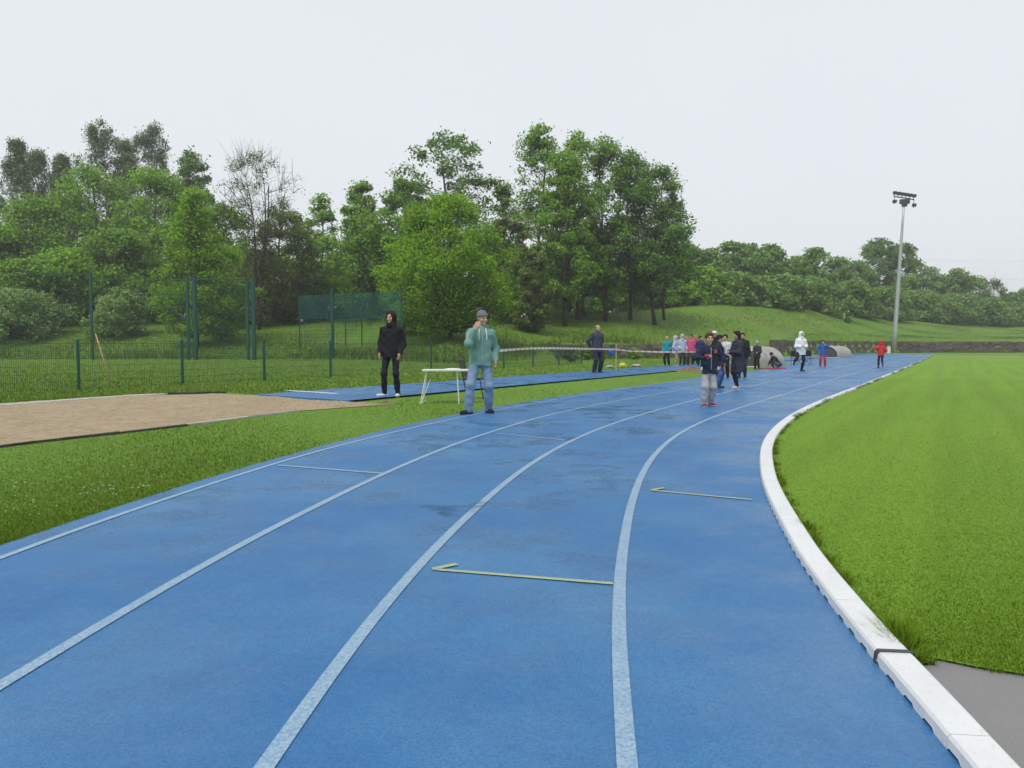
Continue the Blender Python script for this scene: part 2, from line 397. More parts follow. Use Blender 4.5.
# puddles: irregular flat water sheets
def puddle(u, v, lx, ly, seed):
    r = random.Random(seed); p = G(u, v); n = 40; V = [[p[0], p[1], .0145]]
    ph = [r.uniform(0, 6.28) for _ in range(4)]
    for k in range(n):
        a = 2*math.pi*k/n; q = 1+.28*math.sin(2*a+ph[0])+.22*math.sin(3*a+ph[1])+.16*math.sin(5*a+ph[2])+.1*math.sin(9*a+ph[3])
        V.append([p[0]+lx*q*math.cos(a), p[1]+ly*q*math.sin(a), .0145])
    tag(np_mesh('puddle', V, [(0, 1+k, 1+(k+1) % n) for k in range(n)], M_water, smooth=True), 'thin dark puddle lying on the blue track', kind='structure')
for a in ((455,509,.19,.20,1), (449,515,.09,.07,5), (571,438.5,.11,.12,2), (538,406,.18,.2,3), (522,411,.14,.16,4), (744,388.5,.30,.32,6), (762,387,.25,.3,12), (838,393,.12,.2,7), (788,409.8,.10,.22,8),
          (796,377.5,.35,.7,9), (838,391.5,.3,.35,10), (585,397,.2,.3,11)):
    puddle(*a)

# lawn, asphalt corner
lz = np.concatenate([np.linspace(2.72, 30, 120), np.linspace(30.5, 84, 70)])
def pad_edge(x):                          # border between asphalt and lawn (y as a function of x)
    pts = [G(890,653), G(905,656), G(943,662), G(993,673.5), G(1024,677.5), G(1100,688), G(1400,712)]
    return np.interp(x, [p[0] for p in pts], [p[1] for p in pts])
nx = 60; V = []; FQ = []
ts = np.linspace(0, 1, nx)**2.2
for zi, z in enumerate(lz):
    x0 = float(CF['K'](z))+.145
    for t in ts:
        x = x0 + t*(150-x0); y = z
        if zi == 0: y = float(pad_edge(x))
        elif z < 6: y = max(z, float(pad_edge(x))+.02*zi)
        y -= 0 if z < 40 else (z-40)/44*18*min(1, t*4)*sstep((x-35)/40)*.6
        V.append([x, y, .012])
for a in range(len(lz)-1):
    for c in range(nx-1): FQ.append((a*nx+c, a*nx+c+1, (a+1)*nx+c+1, (a+1)*nx+c))
tag(np_mesh('lawn', V, np.array(FQ), M_lawn, smooth=True), 'mown bright green infield lawn inside the white kerb', kind='structure')
V = []; zz = np.linspace(-8, 2.9, 30)
for z in zz: V += [[float(CF['K'](z))+.14, z, .003], [14, z, .003]]
tag(np_mesh('asphalt_path', V, np.array([(2*i, 2*i+1, 2*i+3, 2*i+2) for i in range(len(zz)-1)]), M_asph), 'grey asphalt corner between the kerb and the lawn', kind='structure')
# far bend of the track and its pale edging path
fb = [(905,356.0),(936,355.75),(980,356.5),(1030,357.3),(1150,359.6),(1400,365)]
V = []; V2 = []
for u, v in fb:
    p = G(u, v); V += [[p[0], p[1], .016], [p[0], p[1]+1.6, .016]]
    V2 += [[p[0], p[1]+1.6, .008], [p[0], p[1]+1.6+11, .008]]
q4 = np.array([(2*i, 2*i+2, 2*i+3, 2*i+1) for i in range(len(fb)-1)])
tag(np_mesh('pale_path', V, q4, M_conc), 'pale edging strip at the far end of the lawn', kind='structure')
tag(np_mesh('far_track_bend', V2, q4, M_track), 'blue track bend beyond the lawn', kind='structure')

# ------------------------------------------------------------------ white kerb, piece by piece
kz = np.linspace(-2, 86, 9000); kx = CF['K'](kz); arc = np.concatenate([[0], np.cumsum(np.hypot(np.diff(kx), np.diff(kz)))])
def arc_at(u, v): return float(np.interp(G(u, v)[1], kz, arc))
def kerb_piece(s0, s1, nm=0):
    n = max(2, int(math.ceil((s1-s0)/(.02 if s0 < 14 else .25)))); ss = np.linspace(s0, s1, n+1)
    ys = np.interp(ss, arc, kz); xs = CF['K'](ys); tx = CF['K'](ys+.01)-CF['K'](ys-.01); l = np.hypot(tx, .02); nxv = .02/l; nyv = -tx/l
    o = np.array([xs[0], ys[0], 0]); mb = MB(); rings = []
    prof = [(.004, None), (.008, .040), (.016, .050), (.122, .052), (.132, .045), (.136, .004)]
    for i in range(n+1):
        ph = (ss[i]-s0) % .16
        lowz = .004 if ph < .085 else .016
        if s0 > 14: lowz = .004
        rings.append([[xs[i]+nxv[i]*a-o[0], ys[i]+nyv[i]*a-o[1], (lowz if h is None else h)] for a, h in prof])
    k = len(prof); V = [p for r_ in rings for p in r_]
    Fc = [(i*k+j, (i+1)*k+j, (i+1)*k+j+1, i*k+j+1) for i in range(n) for j in range(k-1)]
    Fc += [tuple(range(k)), tuple(n*k+j for j in range(k-1, -1, -1))]
    mb.add(V, Fc); ob = mb.build('kerb_rail', M_kerb, loc=o)
    return ob
joints = [arc_at(958,768)-3.2, arc_at(958,768)-1.2, arc_at(944,750), arc_at(876,664), arc_at(829,610), arc_at(779,527)]
s = joints[-1]
while s < arc[-1]-2.0: s += 2.0; joints.append(s)
near_lab = {1: 'white plastic kerb rail running out of the frame at the bottom corner', 2: 'white plastic kerb rail beside the grey asphalt, below the dark strap',
            3: 'short white kerb rail just beyond the dark strap with grass hanging over it', 4: 'white kerb rail next after the short one, beside the lawn edge'}
for i in range(len(joints)-1):
    gap = .012 if abs(joints[i]-joints[3]) < 1e-6 else .002
    ob = kerb_piece(joints[i]+gap, joints[i+1]-(.006 if i == 2 else .002))
    tag(ob, near_lab.get(i, 'long white kerb rail edging the lawn further along the curve'), 'kerb', 'white kerb rails along the inside of the track')
    if i == 3:                            # dark clamp over the joint belongs to the short piece
        s0 = joints[3]; mb = MB(); y = float(np.interp(s0, arc, kz)); x = float(CF['K'](y))
        tx = float(CF['K'](y+.01)-CF['K'](y-.01)); l = math.hypot(tx, .02); T = np.array([tx/l, .02/l, 0]); Nn = np.array([T[1], -T[0], 0])
        c0 = np.array([x, y, 0]); pr = [(-.002,.004),(.002,.045),(.012,.0555),(.124,.057),(.138,.048),(.142,.004)]
        Vv = []
        for t in (-.010, .013):
            for a, h in pr: Vv.append(c0+Nn*a+T*t+np.array([0,0,h])-np.array(ob.location))
        mb.add(Vv, [(j, j+6, j+7, j+1) for j in range(5)])
        mb.build('joint_strap', M_dark_metal, ob)

# ------------------------------------------------------------------ sand pit and runway
def poly_sheet(name, pts, z, mat, sub=0, bumpz=0.0, **kw):
    mb = MB(); P = [np.array(p, float) for p in pts]
    if len(P) == 4 and sub:
        V = []; n1, n2 = sub
        for i in range(n1+1):
            for j in range(n2+1):
                a = i/n1; b_ = j/n2
                p = (P[0]*(1-a)+P[1]*a)*(1-b_)+(P[3]*(1-a)+P[2]*a)*b_
                edge = min(a, 1-a, b_, 1-b_)*12
                zz = z + bumpz*min(1, edge)*(.5*math.sin(p[0]*1.9+p[1]*.7)+.5*math.sin(p[1]*2.7-p[0]*1.1)+.7*random.random())
                V.append([p[0], p[1], zz])
        Fc = [(i*(n2+1)+j, (i+1)*(n2+1)+j, (i+1)*(n2+1)+j+1, i*(n2+1)+j+1) for i in range(n1) for j in range(n2)]
        mb.add(V, Fc)
    else: mb.add([[p[0], p[1], z] for p in P], [tuple(range(len(P)))])
    o = mb.build(name, mat, smooth=bool(sub)); tag(o, **kw); return o
ra, rb = G(256,396.3), G(349,402.6)
def along(p, q_line_u, q_line_v): return G(q_line_u, q_line_v)
RW = [rb, G(957-(957-540)*.094, 345.4+(382.7-345.4)*.094), G(957-(957-400)*.105, 345.4+(384.5-345.4)*.105), ra]
n = 60; V = []
for i in range(n+1):
    t = (i/n)**1.6; a = RW[0]+(RW[1]-RW[0])*t; b_ = RW[3]+(RW[2]-RW[3])*t
    V += [[a[0], a[1], .045], [b_[0], b_[1], .045]]
V += [[ra[0], ra[1], 0], [rb[0], rb[1], 0]]
Fc = [(2*i, 2*i+2, 2*i+3, 2*i+1) for i in range(n)] + [(0, 1, 2*n+2, 2*n+3)]
runway = tag(np_mesh('jump_runway', V, Fc, [M_track]), 'blue long jump runway leading to the sand pit', kind='structure')
for a, b2, wd, mt in (((288,392.3),(337,395.6),.16,M_board), ((323,389.8),(368,392.6),.05,M_line), ((372,394.5),(352,397),.03,M_line)):
    ground_bar('takeoff_line', G(*a), G(*b2), wd, mt, runway, z=.0495)
# sand
pt = [G(-60,410), G(60,401.5), G(128,396.5), G(215,394), G(250,395.5), G(300,399.5), G(349,403.2), G(389,404.8), G(300,411.3), G(246,418), G(187,426), G(101,436), G(0,447), G(-60,455.5)]
top = [pt[0], pt[1], pt[2], pt[3], pt[4], pt[5], pt[6], pt[7]]; bot = [pt[13], pt[12], pt[11], pt[10], pt[9], pt[8], pt[7]]
def along_poly(P, t):
    P = np.array(P); d = np.concatenate([[0], np.cumsum(np.linalg.norm(np.diff(P, axis=0), axis=1))]); q = t*d[-1]
    return np.array([np.interp(q, d, P[:, k]) for k in range(3)])
V = []; n1, n2 = 190, 44
for i in range(n1+1):
    a = along_poly(top, i/n1); b_ = along_poly(bot, i/n1)
    for j in range(n2+1):
        p = a+(b_-a)*j/n2; e = min(1, min(j, n2-j)/4)*min(1, (n1-i)/6)
        z = .010 + e*(.010+.018*math.sin(p[0]*2.1+p[1]*.9)*math.sin(p[1]*2.3-p[0]*.6)+.030*random.random())
        V.append([p[0], p[1], z])
FQ = np.array([(i*(n2+1)+j, i*(n2+1)+j+1, (i+1)*(n2+1)+j+1, (i+1)*(n2+1)+j) for i in range(n1) for j in range(n2)])
pit = tag(np_mesh('sand_pit', V, FQ, M_sand, smooth=True), 'long jump sand pit filled with rough tan sand', kind='structure')
def edging(pts, w_, h, mat, sink=.0):
    mb = MB()
    for p, q in zip(pts[:-1], pts[1:]):
        d = (q-p)[:2]; d = d/np.linalg.norm(d); nn = np.array([-d[1], d[0]])*w_/2
        V = [[*(p[:2]+nn), -.02], [*(p[:2]-nn), -.02], [*(q[:2]-nn), -.02], [*(q[:2]+nn), -.02]]
        V += [[v[0], v[1], h+random.uniform(-.006,.006)] for v in V]
        mb.add(V, [(4,5,6,7),(0,1,5,4),(1,2,6,5),(2,3,7,6),(3,0,4,7)])
    return mb.build('pit_edging', mat, pit)
def dens(pts, step=.9):
    L = sum(np.linalg.norm(b-a) for a, b in zip(pts[:-1], pts[1:])); n = max(2, int(L/step)); return [along_poly(pts, i/n) for i in range(n+1)]
edging(dens([pt[13], pt[12], pt[11], pt[10]]), .05, .032, M_rubberedge)
edging(dens([pt[10], pt[9], pt[8]]), .07, .028, M_conc)
edging(dens([pt[0]+np.array([0,.15,0]), pt[1]+np.array([0,.15,0]), pt[2]+np.array([0,.12,0]), G(165,394.2)]), .38, .024, M_conc)
edging(dens([G(168,394.6), G(225,393.4)]), .10, .05, M_rubberedge)

# ------------------------------------------------------------------ grass blades (nobody could count them)
def blades(name, px, py, pz, hgt, wid, mat, label, lean=.5):
    n = len(px); a = RNG.uniform(0, 2*np.pi, n); wv = np.stack([np.cos(a), np.sin(a)], 1)*(wid/2)[:, None]
    l = RNG.normal(0, lean, (n, 2))*hgt[:, None]
    V = np.empty((n, 3, 3)); V[:, 0, :2] = np.stack([px, py], 1)-wv; V[:, 1, :2] = np.stack([px, py], 1)+wv
    V[:, 0, 2] = V[:, 1, 2] = pz-.005; V[:, 2, :2] = np.stack([px, py], 1)+l; V[:, 2, 2] = pz+hgt
    o = np_mesh(name, V.reshape(-1, 3), np.arange(3*n).reshape(-1, 3), mat, smooth=True)
    nn = RNG.normal(0, .28, (n, 3)); nn[:, 2] = 1; nn /= np.linalg.norm(nn, axis=1)[:, None]; set_facing(o, np.repeat(nn, 3, 0))
    return tag(o, label, kind='stuff')
def scatter(n, z0, z1, xmin, xmax):
    """positions denser near the viewer; xmin/xmax are functions of y"""
    t = RNG.random(n); y = 1/((1-t)/z0 + t/z1)
    lo, hi = xmin(y), xmax(y); x = lo + RNG.random(n)*(hi-lo); return x, y
# infield lawn
n = 180000
x, y = scatter(n, 2.6, 26, lambda y: CF['K'](y)+.15, lambda y: .72*y+.5)
ok = (x > CF['K'](y)+.15) & (y > pad_edge(x)+RNG.normal(0, .012, n)); x, y = x[ok], y[ok]
sc = np.clip(y/4, 1, 4.5)
blades('lawn_grass', x, y, np.full(len(x), .012), .0075*(1+.04*sc)*RNG.uniform(.6, 1.4, len(x)), .0032*sc, M_blade_lawn, 'short mown grass of the infield lawn')
# tufts hanging over the kerb and along the lawn edge
ys = RNG.uniform(2.85, 16, 9000)**1.0; ys = 2.75+13*RNG.random(9000)**2
xs_ = CF['K'](ys)+.142+np.abs(RNG.normal(0, .03, len(ys)))
nz = np.sin(ys*7)+np.sin(ys*17+1)+.8*np.sin(ys*3.1); hh = np.clip(.04+.025*nz, .02, .11)*RNG.uniform(.6, 1.3, len(ys)); hh = .72*hh; hh = np.where(np.abs(ys-2.98) < .14, hh+.022, hh*np.clip(1.15-ys*.06, .35, 1))
blades('edge_grass', xs_, ys, np.full(len(ys), .008), hh, .004*np.clip(ys/3, 1, 4), M_blade_lawn, 'longer grass tufts along the back of the kerb', .7)
ys = 12+72*RNG.random(16000)**1.3; pt_ = np.sin(ys*1.3)+np.sin(ys*.53+2)+.7*np.sin(ys*3.7)
ys = ys[(pt_ > .2) | (RNG.random(len(ys)) < .15)]; xs_ = CF['K'](ys)+RNG.uniform(.095, .17, len(ys))
blades('kerb_grass', xs_, ys, np.full(len(ys), .03), RNG.uniform(.02, .05, len(ys)), .008*np.clip(ys/12, 1, 4), M_blade_lawn, 'grass creeping over the far part of the white kerb', .5)
# verge on the left
n = 170000
x, y = scatter(n, 4.3, 40, lambda y: -.75*y-.4, lambda y: CF['E'](y)+.02)
bx = np.array([[p[0], p[1]] for p in bot]); 
def pit_right(yv): return np.interp(yv, bx[::1, 1], bx[::1, 0])
inpit = (y > np.interp(x, bx[:, 0], bx[:, 1])-.02)
rw0, rw1 = RW[0], RW[1]
inrun = (x > rw0[0]-1.0) & (y > rw0[1]+(x-rw0[0])*(rw1[1]-rw0[1])/(rw1[0]-rw0[0]) - .05)
pitspan = x < bx[-1, 0]+.05
ok = (x < CF['E'](y)+RNG.normal(0, .015, n)+.02) & ~(inpit & pitspan) & ~inrun; x, y = x[ok], y[ok]
sc = np.clip(y/5, 1, 7)
blades('verge_grass', x, y, np.zeros(len(x)), 0.0145*(1+.05*sc)*RNG.uniform(.5, 1.5, len(x))*(1+.35*np.sin(x*1.3+y*.7)), .0045*sc, M_blade_verge, 'green grass strip between the track and the sand pit')
# strip between pit / runway and low fence, and beyond the runway
n = 150000
x, y = scatter(n, 14, 62, lambda y: -.75*y-1, lambda y: .30*y)
fence_y = lambda x: (20-(-11.55)*1/SL) + x/SL
topP = np.array([[p[0], p[1]] for p in top]); below = y < np.interp(x, topP[:, 0], topP[:, 1])+.3
r2 = RW[3]; r3 = RW[2]; inrun = (y < r2[1]+(x-r2[0])*(r3[1]-r2[1])/(r3[0]-r2[0])+.05) & (x > r2[0]-.3)
ok = ~(below & (x < r2[0]+.3)) & ~inrun & (x < 16); x, y = x[ok], y[ok]
blades('meadow_grass', x, y, terrain(x, y),   .045*RNG.uniform(.5, 1.6, len(x)), .0045*np.clip(y/5, 1, 9), M_blade_verge, 'grass between the sand pit and the green fences')
# rough long grass on the bank
n = 120000
u = RNG.uniform(-60, 1090, n); f = np.interp(u, TU, TF); c = np.interp(u, TU, TC); y = f+.5+(c-f+6)*RNG.random(n); x = (u-CX)/F*y
hh = RNG.uniform(.08, .34, n)*(1+.6*np.sin(x*.4+1)*np.sin(y*.33))*np.where(y < f+5, 1.25, .8)*np.where(u > 640, .8, 1)
blades('bank_grass', x, y, terrain(x, y), np.clip(hh, .04, .6), RNG.uniform(.03, .075, n), M_blade_rough, 'long uneven grass on the bank', .35)
n = 30000
u = RNG.uniform(556, 1090, n); y = np.interp(u, TU, TF)-.45-RNG.random(n)**2*2.2; x = (u-CX)/F*y
blades('wall_grass', x, y, terrain(x, y), RNG.uniform(.10, .55, n)*np.clip(.6+.8*np.sin(x*1.3)*np.sin(x*.37+1), .25, 1.4), RNG.uniform(.02, .05, n), M_blade_rough, 'tufts of long grass along the foot of the stone walls', .4)
# daisies and clover specks in the verge
fl = []
for _ in range(170):
    yy = random.uniform(5, 14); xx = random.uniform(-.72*yy, float(CF['E'](yy))-.15)
    if yy > np.interp(xx, bx[:, 0], bx[:, 1])-.1: continue
    fl.append((xx, yy))
for k in range(26): fl.append((G(115,493)[0]+random.gauss(0, .14), G(115,493)[1]+random.gauss(0, .1)))
mb = MB()
for xx, yy in fl:
    r_ = random.uniform(.004, .008); h = random.uniform(.04, .07)
    mb.add([[xx+r_*math.cos(a), yy+r_*math.sin(a), h] for a in (0,1.05,2.1,3.14,4.2,5.2)], [(0,1,2,3,4,5)])
tag(mb.build('clover_flowers', M_paper), 'tiny white clover flowers dotted in the verge', kind='stuff')
# ------------------------------------------------------------------ stone terrace walls
def Fd(u): return float(np.interp(u, TU, TF))
def gp(u, Y): return np.array([(u-CX)/F*Y, Y])
def stone_wall(label, us, tiers):
    root = thing('stone_wall', (*gp(us[0], Fd(us[0])), 0), label, 'stone wall')
    r = random.Random(int(us[0]))
    for ti, (z0, z1, back) in enumerate(tiers):
        P = [np.array([*gp(u, Fd(u)+back-.35), 0]) for u in np.linspace(us[0], us[1], 60)]
        L = np.cumsum([0]+[np.linalg.norm(b-a) for a, b in zip(P[:-1], P[1:])]); mb = MB()
        zz = z0; rows = max(1, round((z1-z0)/.30)); hgt = (z1-z0)/rows
        for k in range(rows):
            s = r.uniform(-.4, 0)
            while s < L[-1]:
                l = r.uniform(.55, 1.5); t0 = max(s, 0)/L[-1]; t1 = min(s+l-.03, L[-1])/L[-1]; s += l
                if t1-t0 < .0005: continue
                a = along_poly(P, t0); b_ = along_poly(P, t1); d = (b_-a)[:2]; dl = np.linalg.norm(d)
                if dl < .05 or (k == rows-1 and r.random() < .03): continue
                d /= dl; nn = np.array([-d[1], d[0]]); dep = .75; o = r.uniform(-.07, .07)
                base = zz+k*hgt; h1 = base+hgt-.02+(r.uniform(-.05, .05) if k == rows-1 else r.uniform(-.02, .02))
                q = [a[:2]+nn*o, b_[:2]+nn*(o+r.uniform(-.04,.04)), b_[:2]+nn*dep, a[:2]+nn*dep]
                V = [[*p, base-.03] for p in q]+[[p[0]+r.uniform(-.04,.04), p[1]+r.uniform(-.03,.03), h1+r.uniform(-.03,.03)] for p in q]
                V = [[v[0]-root.location.x, v[1]-root.location.y, v[2]] for v in V]
                mb.add(V, [(0,3,2,1),(4,5,6,7),(0,1,5,4),(1,2,6,5),(2,3,7,6),(3,0,4,7)], 1 if r.random() < .4 else 0)
        mb.build('stone_course', [M_stone, M_pale_stone], root)
stone_wall('low dark dry-stone wall at the foot of the bank behind the runway', (556, 690), [(0, 1.25, 0)])
stone_wall('long dark stepped stone terrace wall below the grassy bank on the right', (776, 1500), [(0, .9, 0), (.85, 1.75, .9)])

# ------------------------------------------------------------------ low mesh fence
f0 = G(79, 390); fstep = 3.12
def fpt(k): p = f0 + DIR*fstep*k; return np.array([p[0], p[1], tz(p[0], p[1])])
fence = thing('mesh_fence', (*fpt(0)[:2], 0), 'low dark green wire mesh fence with evenly spaced posts behind the sand pit', 'fence')
fo = np.array(fence.location)
for k in range(-4, 11):
    p = fpt(k)-fo; mb = MB(); mb.box((p[0]-.03, p[1]-.03, p[2]-.1), (p[0]+.03, p[1]+.03, p[2]+1.32), rz=-R(30.7))
    mb.box((p[0]-.034, p[1]-.034, p[2]+1.32), (p[0]+.034, p[1]+.034, p[2]+1.345), rz=-R(30.7)); mb.build('fence_post', M_green_metal, fence)
    if k == 10: continue
    q = fpt(k+1)-fo; mb = MB(); d = q-p; L = np.linalg.norm(d); d /= L; off = RIGHT*.045
    nw = int(L/.05)
    for i in range(1, nw):
        c = p+d*(L*i/nw)+off; mb.tube([c+[0,0,.04], c+[0,0,1.26]], .0036, 3, cap=False)
    for h in (.05, .25, .45, .65, .85, 1.05, 1.24):
        mb.tube([p+off+[0,0,h], q+off+[0,0,h]], .0034, 3, cap=False)
    mb.build('mesh_panel', M_green_mesh, fence)

# ------------------------------------------------------------------ tall ball-stop fence
TY = 60.0
tall = thing('tall_fence', (*gp(93, TY), 0), 'tall green ball-stop fence with a paired-post gateway on the left', 'fence')
to = np.array(tall.location)
def tp(u, z): p = gp(u, TY); return np.array([p[0], p[1], z])-to
H7 = 7.0
for u, h, r_ in ((-60, 7, .10), (93, 6.95, .10), (189, 6.6, .13), (196, 6.6, .17), (248.5, 6.4, .13), (254.5, 6.4, .16)):
    mb = MB(); mb.tube([tp(u, -.2), tp(u, h)], r_, 8); mb.tube([tp(u, h), tp(u, h+.06)], r_*1.15, 8); mb.build('fence_post', M_green_metal, tall, smooth=False)
for u0, u1, h in ((196.5, 248, 6.42), (-60, 93, 6.8), (93, 189, 6.4)):
    mb = MB(); mb.tube([tp(u0, h), tp(u1, h)], .05 if u0 > 190 else .018, 6); mb.build('top_rail', M_green_metal, tall)
for u0, u1, h, sx, sz, r_ in ((-60, 93, 6.8, .20, .20, .007), (93, 189, 6.4, .20, .20, .007), (196.5, 248, 6.35, .10, .2, .009), (254, 333, 2.2, .1, .2, .006)):
    mb = MB(); a, b_ = tp(u0, 0)[0], tp(u1, 0)[0]; nx = int((b_-a)/sx)
    for i in range(1, nx): x = a+(b_-a)*i/nx; mb.tube([(x, .12, .1), (x, .12, h)], r_, 3, cap=False)
    for i in range(int(h/sz)+1): mb.tube([(a, .125, .1+i*sz), (b_, .125, .1+i*sz)], r_, 3, cap=False)
    mb.build('mesh_panel', M_green_mesh, tall)
net = thing('ball_net', (*gp(333, TY+.5), 0), 'teal ball-catch net hung high between green posts behind the hooded person', 'net')
no = np.array(net.location)
def npnt(u, z, Y=TY+.5): p = gp(u, Y); return np.array([p[0], p[1], z])-no
for u, Y, z1, r_ in ((300, 66, 5.3, .05), (333, TY+.5, 5.75, .12), (346, 68, 5.9, .05), (362, 68, 5.9, .06), (402, 54, 4.7, .06)):
    p = npnt(u, 0, Y); zg = tz(p[0]+no[0], Y); mb = MB(); mb.tube([(p[0], p[1], zg-.2), (p[0], p[1], z1)], r_, 8); mb.build('net_post', M_green_metal, net)
mb = MB(); a = npnt(300, 0, 66); b_ = npnt(402, 0, 54)
def nz_(t, top): return (5.45-.45*t) if top else (3.45-.35*t+.10*math.sin(t*9))
for i in range(101):
    t = i/100; p = a+(b_-a)*t; sag = .08*math.sin(t*14)
    mb.tube([(p[0], p[1]-.1+sag, nz_(t, 0)), (p[0], p[1]-.1, nz_(t, 1))], .014, 3, cap=False)
for j in range(24):
    f = j/23; mb.tube([tuple((a+(b_-a)*t)[:2]+np.array([0,-.1])) + (nz_(t,0)*(1-f)+nz_(t,1)*f,) for t in np.linspace(0, 1, 15)], .026 if j in (0, 23) else .013, 3, cap=False)
mb.build('net_mesh', M_teal_net, net)
mb = MB()
for i in range(50):
    t = i/49; p = a+(b_-a)*t; mb.tube([(p[0], p[1]-.05, 1.2), (p[0], p[1]-.05, nz_(t, 0))], .009, 3, cap=False)
for j in range(8): mb.tube([(a[0], a[1]-.05, 1.3+j*.28), (b_[0], b_[1]-.05, 1.3+j*.28)], .009, 3, cap=False)
mb.build('lower_mesh', M_teal_net, net)

# ------------------------------------------------------------------ trees
def rand_unit(n):
    v = RNG.normal(0, 1, (n, 3)); return v/np.linalg.norm(v, axis=1)[:, None]
def make_tree(H, rad, base, shape='round', nclump=70, nleaf=9000, leaf=.3, clump=None, trunk_r=None, droop=0.0, forks=1, lean=(0, 0), sparse=0.0, sx=1.0, stray_=.10, limbs=True, twig=False):
    """returns (trunk MB, leaf vertex array) around a base at the origin"""
    nleaf = int(nleaf*1.4); nclump = int(nclump*1.6); clump = (clump or rad*.25)*.86; trunk_r = trunk_r or H*.013+.03
    # clump centres inside an uneven envelope
    q = RNG.random(nclump); ph = RNG.uniform(0, 6.28, 4); az = RNG.uniform(0, 2*np.pi, nclump)
    if shape == 'round': env = np.sqrt(np.clip(1-(2*q-1)**2*.95, 0, 1))
    elif shape == 'broad': env = np.clip(np.sin(np.pi*np.clip(q*.86+.12, 0, 1)), 0, 1)**.6
    elif shape == 'cone': env = np.clip(1.02-q, .06, 1)**.75*np.clip(q*6+.35, 0, 1)
    elif shape == 'ovate': env = np.clip(1.03-q, .03, 1)**.5*np.clip(q*3.5+.38, 0, 1)
    elif shape == 'dome': env = np.clip(q*6+.72, 0, 1)*np.sqrt(np.clip(1.02-q**2.1, 0, 1))
    elif shape == 'birch': env = np.clip(1.04-q, .05, 1)**.6*np.clip(q*3+.3, 0, 1)
    elif shape == 'vase': env = np.clip(.35+q*1.0, 0, 1)*np.sqrt(np.clip(1.04-q**3, 0, 1))
    else: env = np.clip(np.sin(np.pi*np.clip(q*.9+.07, 0, 1)), 0, 1)**.45
    lob = 1+.20*np.sin(2*az+ph[0]+q*3)+.16*np.sin(3*az+ph[1]-q*5)+.13*np.sin(5*az+ph[2]+q*9)+RNG.normal(0, .07, nclump)
    rr = rad*env*lob*np.maximum(RNG.random(nclump), RNG.random(nclump)*.9)**.5
    zc = base+(H-base)*q*.97
    C = np.stack([rr*np.cos(az)*sx+lean[0]*q, rr*np.sin(az)+lean[1]*q, zc], 1)
    t = MB()
    # trunk(s)
    def trunk_at(z, k=0):
        s = np.clip(z/H, 0, 1); return np.array([lean[0]*s*.8+.10*rad*math.sin(s*5+ph[0])+(fk[k][0]*s**1.3), lean[1]*s*.8+.08*rad*math.sin(s*4+ph[1])+(fk[k][1]*s**1.3), z])
    fk = [(0, 0)] if forks == 1 else [(rad*.42*math.cos(k*2*math.pi/forks+ph[3]), rad*.42*math.sin(k*2*math.pi/forks+ph[3])) for k in range(forks)]
    for k in range(len(fk)):
        zs = np.linspace(0, H*(.86 if k == 0 else .8), 9); off = trunk_at(0, k)
        t.tube([trunk_at(z, k)-off*max(0, 1-z/H*3)+np.array([0, 0, -.25 if z == 0 else 0]) for z in zs], [max(.02, trunk_r*(1.25 if z == 0 else 1)*(1-.9*z/H)/(len(fk)**.4)) for z in zs], 7)
    if limbs:
        for c in C:
            k = int(np.argmin([np.hypot(*(trunk_at(c[2], kk)[:2]-c[:2])) for kk in range(len(fk))]))
            dist = np.hypot(*(c[:2]-trunk_at(c[2], k)[:2])); z0 = max(base*.75, min(c[2]-dist*.55-.1, H*.84)); z0 = max(z0, .12*H) if forks > 1 else z0
            p0 = trunk_at(z0, k); mid = p0*.45+c*.55+np.array([0, 0, -.10*dist+.0]); e = c+np.array([0, 0, -droop*.4])
            r0 = max(.012, min(trunk_r*.45, .012*dist+.018)*(1-.5*z0/H))
            t.tube([p0, p0*.75+mid*.25+[0, 0, .02*dist], mid, e], [r0, r0*.8, r0*.55, r0*.22], 4, cap=False)
            if twig:
                for _ in range(5):
                    d = RNG.normal(0, 1, 3)*clump*.8+np.array([0, 0, clump*.9]); b0 = mid*.4+e*.6
                    t.tube([b0, b0+d*.5+[0, 0, .1], e*.5+b0*.5+d*1.4], [.022, .016, .007], 3, cap=False)
    # leaves
    wts = RNG.uniform(.45, 1.5, nclump); idx = RNG.choice(nclump, nleaf, p=wts/wts.sum()); cr = clump*RNG.uniform(.65, 1.35, nclump)
    d = rand_unit(nleaf)*(RNG.random(nleaf)**.42)[:, None]
    P = C[idx]+d*cr[idx][:, None]*np.array([1.15, 1.15, .98 if shape == 'dome' else .78])
    stray = RNG.random(nleaf) < stray_; P[stray] += RNG.normal(0, clump*.55, (stray.sum(), 3))
    if droop: P[:, 2] -= droop*RNG.random(nleaf)**1.5*np.hypot(d[:, 0], d[:, 1])*1.3
    P[:, 2] = np.clip(P[:, 2], .05, H*1.02)
    nrm = rand_unit(nleaf); nrm[:, 2] = np.abs(nrm[:, 2])+.35; nrm /= np.linalg.norm(nrm, axis=1)[:, None]
    a = np.cross(nrm, rand_unit(nleaf)); a /= np.linalg.norm(a, axis=1)[:, None]; b_ = np.cross(nrm, a)
    if droop: a[:, 2] -= .9; a /= np.linalg.norm(a, axis=1)[:, None]
    sz = leaf*RNG.uniform(.55, 1.35, nleaf)[:, None]
    V = np.stack([P-a*sz*.6, P-b_*sz*.36+nrm*sz*.1, P+a*sz*.6, P+b_*sz*.36+nrm*sz*.1], 1).reshape(-1, 3)
    cz = base+(H-base)*.42; out = P-np.array([lean[0]*.5, lean[1]*.5, cz]); out[:, 2] *= .7; out /= np.linalg.norm(out, axis=1)[:, None]+1e-6
